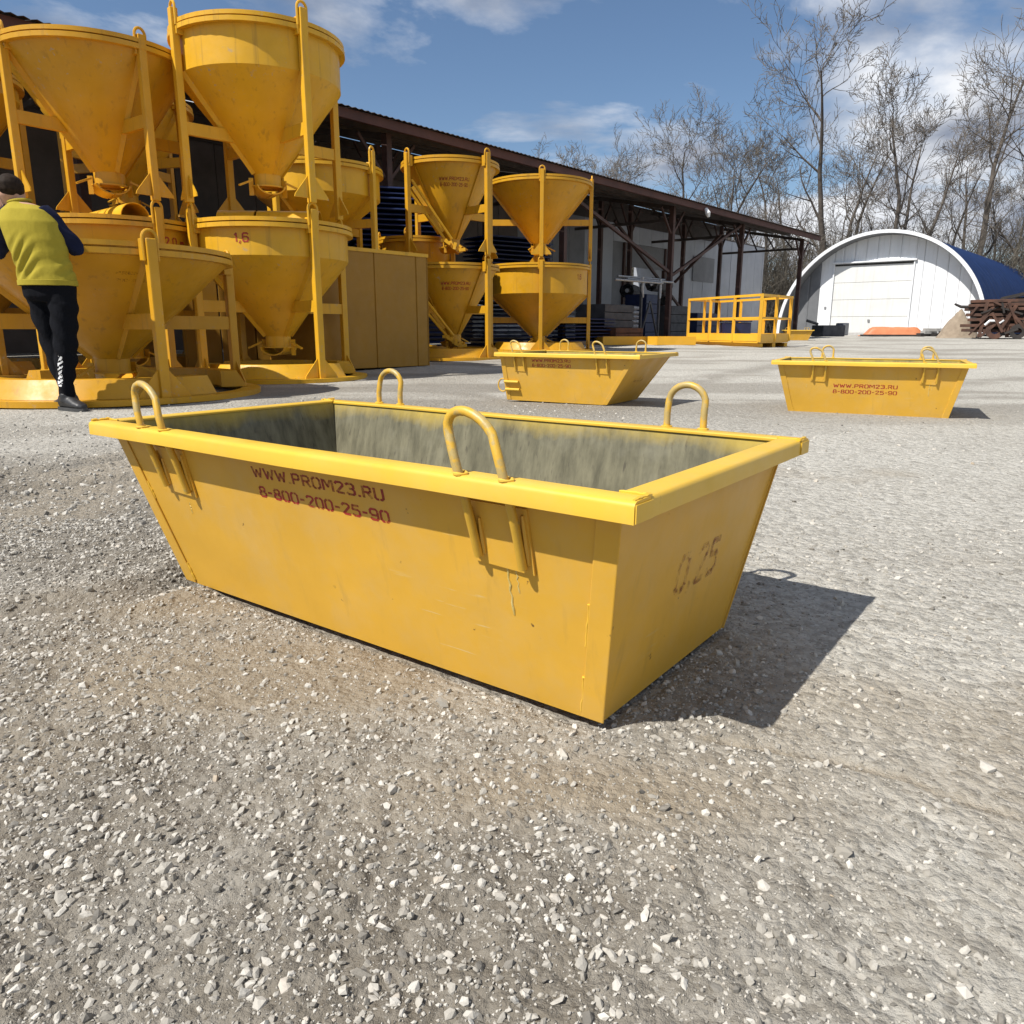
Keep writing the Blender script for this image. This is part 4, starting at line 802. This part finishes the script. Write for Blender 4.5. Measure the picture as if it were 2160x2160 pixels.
edges = []
while u < HR-.1: edges.append(u); u += .62
edges.append(HR-.1)
edges = sorted(set([round(x, 3) for x in edges if not (DU0-.25 < x < DU0+.25 or DU1-.25 < x < DU1+.25)]+[DU0-.06, DU1+.06]))
for a, c in zip(edges[:-1], edges[1:]):
    if a >= DU0-.07 and c <= DU1+.07: zb_ = DZ+.08
    else: zb_ = 0
    mid_ = (a+c)/2; za, zc_, zm_ = hz(a), hz(c), hz(mid_)
    if max(za, zc_) <= zb_+.05: continue
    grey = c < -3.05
    m = MB(); g = .008; yy = .004*(int(mid_*10) % 2)
    uu_ = [a+g+(c-a-2*g)*i/8 for i in range(9)]; f0 = [(q_, yy-(.022 if i % 2 else 0), zb_) for i, q_ in enumerate(uu_)]+[(q_, yy-(.022 if i % 2 else 0), max(hz(q_), zb_+.02)) for i, q_ in reversed(list(enumerate(uu_)))]
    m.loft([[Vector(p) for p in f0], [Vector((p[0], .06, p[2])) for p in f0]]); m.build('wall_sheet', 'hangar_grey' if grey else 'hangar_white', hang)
nd = 4
for k in range(nd):
    z0_, z1_ = DZ*k/nd+.01, DZ*(k+1)/nd-.006; m = MB(); m.hexa([(DU0, .015, z0_), (DU1, .015, z0_), (DU1, .06, z0_), (DU0, .06, z0_)], [(DU0, .015, z1_), (DU1, .015, z1_), (DU1, .06, z1_), (DU0, .06, z1_)]); m.build('door_section', 'door_white', hang, bevel=.01)
for p0, p1 in (((DU0-.03, -.04, 0), (DU0-.03, -.04, DZ+.1)), ((DU1+.03, -.04, 0), (DU1+.03, -.04, DZ+.1))):
    m = MB(); m.bar(p0, p1, .07, .09); m.build('door_jamb', 'hangar_white', hang)
m = MB(); m.box(((DU0+DU1)/2, -.07, DZ+.16), (DU1-DU0+.3, .18, .08)); m.build('door_hood', 'hangar_white', hang)
m = MB(); m.box(((DU0+DU1)/2, -.02, DZ+.03), (DU1-DU0, .03, .10)); m.build('door_gap', 'dark_inside', hang)
m = MB(); m.box((-.55, -.03, .75), (.12, .05, .12)); m.build('door_handle', 'steel_grey', hang)
m = MB(); m.box((DU0-.35, -.03, 1.5), (.12, .05, .14)); m.build('switch_box', 'steel_grey', hang)
m = MB(); m.loft([[(u, HL-.6, z) for u, z in arch(HR-.1)], [(u, HL-.5, z) for u, z in arch(HR-.1)]]); m.build('back_wall', 'hangar_grey', hang)
m = MB(); m.hexa([(-3.2, -1.9, -.2), (2.2, -1.9, -.2), (2.2, -.2, -.2), (-3.2, -.2, -.2)], [(-3.0, -1.7, .02), (2.0, -1.7, .02), (2.0, -.2, .06), (-3.0, -.2, .06)]); m.build('threshold_ramp', 'concrete_grey', hang)

# ------------------------------------------------------------------ fenced yellow platform (man cage)
K0 = Vector((6.17, 19.6, 0)); K1 = Vector((5.12, 22.9, 0)); K2 = Vector((7.45, 21.15, 0)); kz = gzs(6.2, 20.5)+.10
cg = empty('railed_platform', (K0.x, K0.y, kz), 0, 'bright yellow steel platform with two rail guard fence, before the shed', 'platform')
e1 = (K1-K0); e2 = (K2-K0)
def kp(a, c, z): return e1*a+e2*c+Vector((0, 0, z))
m = MB(); m.hexa([kp(0, 0, 0), kp(1, 0, 0), kp(1, 1, 0), kp(0, 1, 0)], [kp(0, 0, .05), kp(1, 0, .05), kp(1, 1, .05), kp(0, 1, .05)]); m.build('deck', 'cage_paint', cg)
sides = [((0, 0), (1, 0)), ((0, 0), (0, 1)), ((1, 0), (1, 1)), ((0, 1), (1, 1))]
for (a, c) in sides:
    lo = .012; A_, B_ = Vector(kp(a[0], a[1], 0)), Vector(kp(c[0], c[1], 0)); d = (B_-A_).normalized()
    for zz, wd in ((1.17, .06), (.62, .05)):
        m = MB(); m.bar(A_+d*.03+Vector((0, 0, zz)), B_-d*.03+Vector((0, 0, zz)), wd, wd); m.build('rail', 'cage_paint', cg)
    m = MB(); m.bar(A_+d*.03+Vector((0, 0, .14)), B_-d*.03+Vector((0, 0, .14)), .02, .19); m.build('toe_board', 'cage_paint', cg)
    n_ = 3 if (B_-A_).length > 2.5 else 2
    for i in range(0 if a == (0, 0) and c == (1, 0) else 1, n_+1 if c == (1, 1) and a == (1, 0) else n_ + (1 if a == (0, 0) else 0)):
        p = A_+(B_-A_)*i/n_; m = MB(); m.bar(p+Vector((0, 0, .03)), p+Vector((0, 0, 1.2)), .065, .065); m.build('post', 'cage_paint', cg)
for c in (.08, .5, .92):
    m = MB(); m.bar(kp(-.0, c, -.06), kp(1, c, -.06), .10, .10); m.build('skid', 'cage_paint', cg)
m = MB(); m.box(kp(.5, .45, .30), (.7, .6, .45)); m.box(kp(.5, .45, .56), (.74, .64, .04)); tb = m.build('tool_chest', 'blue_sheet', cg)
# flat trays on the ground left of it
for (x, y, sx, sy, rz, lab) in ((4.35, 21.4, 1.1, .7, .2, 'flat yellow tray on the ground left of the railed platform'), (3.15, 21.9, 1.6, .6, .3, 'shaded low yellow tray in front of the pale bag pallet')):
    root = empty('steel_tray', (x, y, gzs(x, y)), rz, lab, 'tray'); h = .22
    m = MB(); m.box((0, 0, .02), (sx, sy, .03)); m.build('floor_plate', 'cage_paint', root)
    for s_ in (-1, 1):
        m = MB(); m.box((0, s_*(sy/2), h/2), (sx, .02, h)); m.build('side_plate', 'cage_paint', root); m = MB(); m.box((s_*(sx/2), 0, h/2-.003), (.02, sy-.025, h)); m.build('end_plate', 'cage_paint', root)

# ------------------------------------------------------------------ heap things near the hangar
sp = empty('sand_pile', (20.45, 36.0, gzs(20.45, 36.0)-.03), 0, 'brown heap of earth left of the rusty machinery', 'earth pile')
nq = 40; V_, F_ = [], []
qa = np.linspace(-1, 1, nq); QX, QY = np.meshgrid(qa, qa); rr = np.hypot(QX, QY); ZZ = np.clip(1-rr**1.25, 0, 1)*1.35*(.75+.5*fbm(QX*2+3, QY*2+8, 4, 77))+np.where(rr < 1, (vn(QX*14, QY*14, 5)-.5)*.08, 0)-.03
idq = np.arange(nq*nq).reshape(nq, nq); me = mesh_np('heap', np.stack([QX.ravel()*.95, QY.ravel()*.8, ZZ.ravel()*.95], 1), np.stack([idq[:-1, :-1], idq[:-1, 1:], idq[1:, 1:], idq[1:, :-1]], -1).reshape(-1, 4), 'sand_mat', True)
link(bpy.data.objects.new('heap', me), sp)
# rusty machinery
SM = Vector((21.0, 33.4, gzs(21, 33.4))); sm = empty('scrap_machine', tuple(SM), -.50, 'rusty brown machine frame heaped with scrap at the right edge', 'scrap machine')
r = random.Random(3)
m = MB(); m.hexa([(-1.3, -.7, .25), (2.6, -.7, .25), (2.6, .9, .25), (-1.3, .9, .25)], [(-1.45, -.8, 1.5), (2.7, -.8, 1.5), (2.7, 1, 1.5), (-1.45, 1, 1.5)]); m.build('body', 'scrap_black', sm, bevel=.03)
for k in range(7):
    zz = .35+.2*k; m = MB(); m.bar((-1.6+r.uniform(-.15, .15), -.86-r.uniform(0, .1), zz+r.uniform(-.05, .05)), (r.uniform(.2, 2.6), -.88-r.uniform(0, .1), zz+r.uniform(-.08, .08)), .11, .12); m.build('beam', 'scrap_rust', sm, bevel=.01)
for k, (x, rad) in enumerate(((-.45, .36), (.35, .30), (1.25, .42), (2.1, .36))):
    m = MB(); m.lathe([(rad*.45, -.10), (rad, -.10), (rad, .10), (rad*.45, .10)], 18, closedprof=True); o = m.build('roller', 'scrap_black' if k % 2 else 'scrap_rust', sm, True); o.rotation_euler = (math.pi/2, 0, 0); o.location = (x, -1.0-.05*k, rad*.9+.02)
for k in range(4):
    m = MB(); x = -1.0+k*1.0; m.bar((x, -.95, .05), (x+r.uniform(-.3, .4), -.95, 1.5), .13, .12, up=(0, 1, 0)); m.build('strut', 'scrap_rust', sm, bevel=.01)
for k in range(26):
    p = Vector((r.uniform(-1.5, 2.6), -.95-r.uniform(0, .22), r.uniform(.1, 1.4))); a = r.uniform(-1.4, 1.4); dv_ = Vector((math.cos(a), r.uniform(-.15, .15), math.sin(a)))*r.uniform(.2, .55); m = MB(); m.bar(p-dv_, p+dv_, r.uniform(.05, .16), r.uniform(.04, .12)); m.build('scrap_piece', r.choice(['scrap_rust', 'scrap_black', 'scrap_rust']), sm)
for k in range(16):
    x = r.uniform(-.2, 2.6); m = MB(); a = r.uniform(-.6, .6); m.bar((x-.5*math.cos(a), r.uniform(-.6, .6), 1.56+r.uniform(0, .12)), (x+.5*math.cos(a), r.uniform(-.6, .6), 1.6+r.uniform(0, .38)), r.uniform(.05, .14), r.uniform(.05, .12)); m.build('scrap_piece', 'scrap_black', sm)
m = MB(); m.tube([(-1.4, -.85, 1.28), (-1.8, -.9, 1.30), (-2.05, -.9, 1.42)], [.07, .06, .04], 8); m.build('draw_hook', 'scrap_black', sm, True)
m = MB(); m.tube([(-.85, -1.12, .55), (-.7, -1.16, .72), (-.5, -1.16, .72), (-.35, -1.14, .62), (-.2, -1.15, .75)], .05, 8); m.build('hose', 'hangar_white', sm, True)
# orange tarpaulin over timber
tp = empty('tarpaulin', (19.6, 40.6, gzs(19.6, 40.6)), -.3, 'orange tarpaulin over a low load before the hangar door', 'tarpaulin')
nq = 24; qa = np.linspace(-1, 1, nq); QX, QY = np.meshgrid(qa*1.55, qa*.6)
ZZ = .42*sstep(1.5, 1.0, np.abs(QX-.1)*1.0)*sstep(.60, .42, np.abs(QY))+(vn(QX*4, QY*4, 9)-.5)*.07+.03
idq = np.arange(nq*nq).reshape(nq, nq); me = mesh_np('cover', np.stack([QX.ravel(), QY.ravel(), ZZ.ravel()], 1), np.stack([idq[:-1, :-1], idq[:-1, 1:], idq[1:, 1:], idq[1:, :-1]], -1).reshape(-1, 4), 'orange_tarp', True); link(bpy.data.objects.new('cover', me), tp)
for k in range(3):
    m = MB(); m.bar((-1.5, -.55+.12*k, .05), (1.3, -.57+.12*k, .05), .1, .08); m.build('timber', 'scrap_black', tp)
for k, (x, y, rz, lab) in enumerate(((21.3, 39.6, .2, 'pale concrete offcuts right of the orange tarpaulin'), (15.6, 38.8, .5, 'dark timbers lying left of the hangar door'))):
    root = empty('block_pile', (x, y, gzs(x, y)), rz, lab, 'block pile')
    for j in range(9):
        m = MB(); m.box((-.7+.17*j, r.uniform(-.1, .1), .10+.12*(j % 3)), (r.uniform(.25, .6) if k == 0 else 1.2, .3, .16), Matrix.Rotation(r.uniform(-.3, .3), 3, 'Z')); m.build('block', 'concrete_grey' if k == 0 and j % 3 else 'scrap_black', root, bevel=.015)
for k, (x, y, sx, lab) in enumerate(((14.4, 35.8, 1.0, 'dark machine block in the shade by the last shed post'),)):
    crate_root = empty('machine_block', (x, y, gzs(x, y)), .3, lab, 'machine')
    m = MB(); m.box((0, 0, .3), (1.2, .8, .5)); m.build('housing', 'crate_dark', crate_root, bevel=.03); m = MB(); m.box((.75, 0, .38), (.35, .5, .55)); m.build('motor', 'steel_grey', crate_root, bevel=.04)
    m = MB(); m.tube([(-.6, 0, .6), (-1.2, 0, .75)], .06, 8); m.build('drawbar', 'crate_dark', crate_root, True)

# ------------------------------------------------------------------ trees
def grow_tree(seed, h, spread, lean):
    r = random.Random(seed); trunk = []; br = []; tw = []
    def branch(p, d, ln, rad, depth):
        n = 5 if depth < 2 else (4 if depth < 4 else 3); q = Vector(p); dd = Vector(d)
        for i in range(n):
            dd = (dd+Vector((r.gauss(0, .15), r.gauss(0, .15), r.gauss(.09, .07)))).normalized(); q2 = q+dd*(ln/n); r0 = max(rad*(1-.66*i/n), .016); r1 = max(rad*(1-.66*(i+1)/n), .011)
            (br if depth < 3 else tw).append((tuple(q), tuple(q2), r0, r1)); q = q2
            if depth < 5 and (i > 0 or depth > 2) and r.random() < (.97, .97, .96, .92, .8)[depth]:
                ang = r.uniform(.45, 1.05); axis_ = Vector((r.gauss(0, 1), r.gauss(0, 1), r.gauss(0, 1))).cross(dd)
                if axis_.length < .05: continue
                nd_ = Quaternion(axis_.normalized(), ang) @ dd; branch(q, nd_, ln*r.uniform(.45, .72), max(r1*.66, .010), depth+1)
    p = Vector((0, 0, -.2)); d = Vector((lean, 0, 1)).normalized(); n = 11; rad = h*.0150
    for i in range(n):
        d = (d+Vector((r.gauss(0, .075), r.gauss(0, .075), .05))).normalized(); q = p+d*(h*.9/n); r0 = rad*(1-.82*i/n); r1 = rad*(1-.82*(i+1)/n); trunk.append((tuple(p), tuple(q), r0, r1)); p = q
        if i >= 2 and (i % 2 == 0 or r.random() < .65):
            for s_ in range(1 if i < 8 else 2):
                a = r.uniform(0, 6.28); e_ = r.uniform(.5, 1.1)*spread; branch(q, Vector((math.cos(a)*e_, math.sin(a)*e_, r.uniform(.45, .9))).normalized(), h*r.uniform(.20, .36)*(1-.045*i), r1*.55, 1)
    def mk(nm, segs, sides, mat):
        a = np.array([s[0] for s in segs]); c = np.array([s[1] for s in segs]); V_, F_ = prisms_np(a, c, np.array([s[2] for s in segs]), np.array([s[3] for s in segs])*1.0, sides); return mesh_np(nm, V_, F_, mat, sides > 4)
    return mk('trunk', trunk, 8, 'bark'), mk('branches', br, 4, 'bark'), mk('twigs', tw, 3, 'twig')
protos = [grow_tree(11, 17, .9, .03), grow_tree(23, 18, .75, -.05), grow_tree(35, 16, 1.1, .16), grow_tree(47, 18, .7, .0), grow_tree(59, 15, 1.0, -.10)]
tl = [(12.6, 58, 0, .80, 'bare tree above the middle of the shed roof, left of two'), (15.6, 60, 2, .82, 'bare forked tree above the middle of the shed roof, right of two'), (2.5, 44, 4, .62, 'bare tree top just over the left end of the shed roof'),
      (24.2, 62, 1, 1.15, 'tall bare tree with a low side limb left of the hangar'), (27.9, 60, 2, 1.08, 'leaning bare tree rising behind the hangar crown'), (31.2, 64, 4, 1.1, 'bare bushy tree behind the right of the hangar crown'),
      (34.8, 61, 3, 1.18, 'straight tall bare tree over the right side of the hangar'), (39.3, 62, 1, 1.1, 'slim bare tree above the blue hangar roof'), (43.2, 61, 3, 1.12, 'tall thin bare tree over the rusty machinery'), (46.6, 64, 0, 1.12, 'bare tree at the right edge of the picture'),
      (20.5, 66, 4, .95, 'bare tree behind the right end of the shed roof'), (9.0, 63, 3, .66, 'slender bare tree behind the shed roof, left of the forked pair'), (36.6, 72, 0, 1.0, 'grey bare tree further back over the hangar'), (29.5, 74, 3, 1.0, 'distant bare tree behind the leaning one'), (42.0, 74, 2, 1.0, 'distant bare tree right of the hangar'), (18.0, 72, 1, .95, 'distant bare tree between shed and hangar')]
for k in range(12): tl.append((8+k*4.1+random.uniform(-1, 1), 78+random.uniform(-4, 8), k % 5, random.uniform(.8, 1.0), 'grey bare tree in the far row behind the other trees'))
for k, (x, y, pi_, s_, lab) in enumerate(tl):
    root = empty('bare_tree', (x, y, gzs(x, y)), k*1.7, lab, 'tree', 'bare trees behind the yard'); root.scale = (s_, s_, s_*random.uniform(.95, 1.05))
    for nm, me_ in zip(('trunk', 'branches', 'twigs'), protos[pi_]):
        o = link(bpy.data.objects.new(nm, me_), root)
        if nm != 'trunk': o['kind'] = 'stuff'
# thicket below the trees
r_ = np.random.default_rng(5); nst = 8500; px = r_.uniform(2, 62, nst); py = r_.uniform(57, 78, nst)+.0*px; hh = r_.uniform(2.5, 8.5, nst)*(.7+.6*fbm(px*.2, py*.2, 3, 90)); P0 = np.stack([px, py, np.full(nst, .1)], 1)
dv = np.stack([r_.normal(0, .22, nst), r_.normal(0, .22, nst), np.ones(nst)], 1); P1 = P0+dv*hh[:, None]*.55; P2 = P1+(dv+r_.normal(0, .22, (nst, 3)))*hh[:, None]*.45
segs0 = [P0, P1]; segs1 = [P1, P2]; ra = [np.full(nst, .035), np.full(nst, .022)]; rb_ = [np.full(nst, .022), np.full(nst, .008)]
for q in range(8):
    f = r_.uniform(.25, 1, nst)[:, None]; a = P0+(P1-P0)*f if q % 2 else P1+(P2-P1)*f; d = np.stack([r_.normal(0, .6, nst), r_.normal(0, .6, nst), r_.uniform(.2, 1, nst)], 1)*r_.uniform(.5, 1.5, nst)[:, None]
    segs0.append(a); segs1.append(a+d); ra.append(np.full(nst, .014)); rb_.append(np.full(nst, .006))
V_, F_ = prisms_np(np.concatenate(segs0), np.concatenate(segs1), np.concatenate(ra), np.concatenate(rb_), 3)
tag(link(bpy.data.objects.new('thicket', mesh_np('thicket', V_, F_, 'thicket_mat'))), 'tangled bare undergrowth below the trees', 'undergrowth', None, 'stuff')

# ------------------------------------------------------------------ the man
def rings_tube(path, n=18):
    m = MB(); m.tube([p[:3] for p in path], [p[3] for p in path], n); return m
def remeshed(name, mb, mat, voxel, smooth_it, parent, disp=None):
    me = mb.mesh(name, mat); o = bpy.data.objects.new(name, me); COL.objects.link(o)
    md = o.modifiers.new('r', 'REMESH'); md.mode = 'VOXEL'; md.voxel_size = voxel; md.use_smooth_shade = True
    ms = o.modifiers.new('s', 'SMOOTH'); ms.factor = .5; ms.iterations = smooth_it
    dg = bpy.context.evaluated_depsgraph_get(); dg.update(); me2 = bpy.data.meshes.new_from_object(o.evaluated_get(dg)); bpy.data.objects.remove(o)
    me2.name = name
    if disp:
        me2.update()
        nrm = [v.normal.copy() for v in me2.vertices]
        for v, nn in zip(me2.vertices, nrm): v.co = v.co+nn*disp(v.co)
    me2.polygons.foreach_set('use_smooth', [True]*len(me2.polygons)); me2.update()
    if not me2.materials: me2.materials.append(MATS[mat])
    return link(bpy.data.objects.new(name, me2), parent)
def ell(m, rings, n=20):      # rings: (x,y,z,rx,ry)
    m.loft([[(x+rx*math.cos(2*math.pi*j/n), y+ry*math.sin(2*math.pi*j/n), z) for j in range(n)] for x, y, z, rx, ry in rings]); return m
def ball(m, c, rx, ry, rz_, n=14):
    ell(m, [(c[0], c[1], c[2]+rz_*math.sin(R(a)), rx*max(math.cos(R(a)), .06), ry*max(math.cos(R(a)), .06)) for a in (-88, -65, -40, -15, 15, 40, 65, 88)], n)
MX, MY = -3.20, 5.56; mz = gzs(MX, MY)
man = empty('person', (MX, MY, mz), 0, 'person in olive yellow pullover and black trousers leaning on the low hopper', 'person')
hd = (-.245, .05, 1.483)
LA = [(-.22, .02, 1.36, .062), (-.33, .03, 1.24, .052), (-.40, .06, 1.10, .044), (-.42, .18, 1.20, .038), (-.39, .20, 1.32, .032), (-.375, .18, 1.38, .028)]   # left arm, hand at the cheek
RA = [(-.045, .02, 1.355, .062), (.045, .04, 1.25, .052), (.135, .09, 1.115, .045), (.06, .22, 1.15, .040), (-.04, .31, 1.19, .032), (-.09, .35, 1.205, .027)]
LLEG = [(-.125, .02, .88, .098), (-.115, .03, .70, .088), (-.095, .035, .50, .068), (-.065, .03, .34, .062), (-.030, .02, .18, .046), (-.022, .02, .09, .044)]
RLEG = [(.045, -.01, .88, .098), (.050, -.02, .70, .09), (.045, -.035, .50, .07), (.030, -.03, .36, .064), (.005, -.03, .20, .048), (.000, -.03, .09, .045)]
m = MB()
ell(m, [(-.045, .0, .84, .15, .10), (-.05, 0, .92, .155, .105), (-.065, .01, 1.02, .14, .095), (-.09, .02, 1.16, .165, .105), (-.12, .02, 1.29, .18, .105), (-.14, .02, 1.37, .15, .09), (-.17, .03, 1.41, .07, .07)])
m.tube([(-.17, .03, 1.36), (-.205, .04, 1.42), (-.235, .045, 1.46)], [.062, .056, .055], 14)
ball(m, hd, .082, .100, .112); ball(m, (hd[0]-.03, hd[1]+.03, hd[2]-.065), .058, .065, .055)
m.tube([(hd[0]-.07, hd[1]+.06, hd[2]+.005), (hd[0]-.10, hd[1]+.085, hd[2]-.03)], [.012, .016], 8)     # nose
ball(m, (hd[0]+.062, hd[1]-.045, hd[2]-.015), .014, .022, .034, 10); ball(m, (hd[0]-.05, hd[1]-.085, hd[2]-.015), .02, .014, .034, 10)
for p in (LA, RA, LLEG, RLEG): m.tube([q[:3] for q in p], [q[3]*.86 for q in p], 14)
def hand(m, w, d, side):
    w = Vector(w); d = Vector(d).normalized(); s_ = d.cross(Vector((0, 0, 1))).normalized()*side
    m.tube([w, w+d*.05, w+d*.09], [.026, .036, .030], 10)
    for i, ln in enumerate((.065, .075, .07, .055)):
        b0 = w+d*.085+s_*(.027-.018*i); m.tube([b0, b0+d*ln*.5+Vector((0, 0, -.004)), b0+d*ln*.85+Vector((0, 0, -.018))], [.0095, .009, .0075], 8)
    b0 = w+d*.03+s_*.030; m.tube([b0, b0+s_*.025+d*.03, b0+s_*.032+d*.058], [.012, .0105, .009], 8)
hand(m, LA[-1][:3], (.12, -.35, .6), 1); hand(m, RA[-1][:3], (-.8, .5, .02), -1)
remeshed('body', m, 'skin', .008, 4, man)
# hair cap
m = MB(); ball(m, (hd[0]+.012, hd[1]-.020, hd[2]+.030), .083, .096, .088)
hr = remeshed('hair', m, 'hair_mat', .007, 2, man, lambda c: .0)
# pullover body
def folds(c):
    a = c.z*1.0-(c.x+.05)*.9+.02*math.sin(c.x*23+c.y*9); f = math.sin(a*58+1.3*math.sin(c.x*17)); f = (abs(f)**.6)*(1 if f > 0 else -1)
    k = max(0., min(1., (1.22-c.z)*6))*max(0., min(1., (c.z-.88)*12)); g = math.sin(c.x*44+c.z*7)*max(0., min(1., (c.z-1.2)*6))*.35
    return .011*f*k*(.55+.45*math.sin(c.x*19+4))+.004*g
m = MB(); ell(m, [(-.045, -.0, .865, .188, .135), (-.045, -.0, .885, .195, .14), (-.05, 0, .95, .188, .135), (-.065, .0, 1.03, .182, .13), (-.09, .0, 1.16, .195, .135), (-.118, .005, 1.28, .198, .135), (-.135, .012, 1.36, .165, .115), (-.155, .022, 1.388, .115, .095), (-.175, .03, 1.405, .080, .075), (-.185, .034, 1.418, .068, .068)], 28)
remeshed('pullover', m, 'shirt_cloth', .009, 3, man, folds)
m = MB(); m.tube([(-.187+.070*math.cos(R(a)), .034+.068*math.sin(R(a)), 1.418+.012*math.cos(R(a))) for a in range(0, 360, 20)], .011, 8, closed=True); m.build('collar', 'shirt_cloth', man, True)
m = MB(); m.loft([[(-.045+(.193+dr)*math.cos(R(a)), (.140+dr)*math.sin(R(a)), zz_) for a in range(0, 360, 12)] for zz_, dr in ((.862, -.004), (.865, .004), (.898, .005), (.900, .0))], caps=False); m.build('hem_band', 'shirt_cloth', man, True)
for p in (LA, RA):
    m = MB(); q = p[:5]; m.tube([Vector(a[:3]) for a in q], [q[0][3]*1.22, q[1][3]*1.28, q[2][3]*1.32, q[3][3]*1.25, q[4][3]*1.12], 16)
    remeshed('sleeve', m, 'navy_cloth', .008, 3, man, lambda c: .005*math.sin(c.z*70+c.x*40))
def tf(c): return .006*math.sin(c.z*46+c.x*50)*(1 if c.z < .75 else .4)
m = MB(); ell(m, [(-.045, 0, .93, .168, .118), (-.045, 0, .86, .178, .128), (-.042, 0, .79, .170, .122), (-.04, 0, .755, .14, .10)], 24)
for p in (LLEG, RLEG): m.tube([Vector(a[:3]) for a in p], [a[3]*k_ for a, k_ in zip(p, (1.0, 1.02, 1.10, 1.12, 1.12, 1.08))], 18)
remeshed('trousers', m, 'trouser_cloth', .009, 3, man, tf)
def shoe(ax_, ay, ang):
    d = Vector((math.cos(ang), math.sin(ang), 0)); s_ = Vector((-d.y, d.x, 0)); a = Vector((ax_, ay, 0)); m = MB(); rings = []
    for u, wd, ht, zc in ((-.075, .026, .03, .05), (-.06, .038, .055, .065), (-.01, .042, .062, .072), (.05, .043, .046, .056), (.11, .047, .034, .044), (.16, .042, .026, .036), (.185, .024, .016, .028)):
        rings.append([a+d*u+s_*(wd*math.cos(R(t_)))+Vector((0, 0, zc+ht*math.sin(R(t_)))) for t_ in range(0, 360, 24)])
    m.loft(rings); m.tube([a+Vector((0, 0, .06)), a+Vector((0, 0, .125))], [.052, .047], 14); sh = remeshed('shoe', m, 'shoe_black', .007, 3, man)
    m = MB(); out = [(-.082, 0), (-.07, .034), (-.02, .043), (.05, .044), (.11, .050), (.165, .042), (.195, .016), (.195, -.016), (.165, -.042), (.11, -.050), (.05, -.044), (-.02, -.043), (-.07, -.034)]
    m.loft([[a+d*u+s_*v+Vector((0, 0, z)) for u, v in out] for z in (.0, .022)]); m.build('sole', 'sole', sh, True)
shoe(.000, -.03, R(-28)); shoe(-.022, .035, R(150))

# sticker plates on the frames
ps = bpy.data.objects.get('concrete_hopper')
# ------------------------------------------------------------------ loose stones last
stones('gravel', 60000, (-2.7, 1.9, .35, 2.3), .0017, .0072, 1.0, 1, 'loose crushed stone scattered over the near ground')
stones('gravel', 260, (-1.6, 1.2, .40, 2.2), .007, .0125, .6, 9, 'few larger pale stones lying on the near gravel')
stones('gravel', 125000, (-2.4, 2.4, .35, 2.9), .0010, .0030, .25, 12, 'fine grit bedded in the dusty near ground', True)
stones('gravel', 17000, (-5.5, 5.5, 2.2, 6.8), .0035, .013, 1.4, 2, 'loose crushed stone scattered over the middle of the yard')
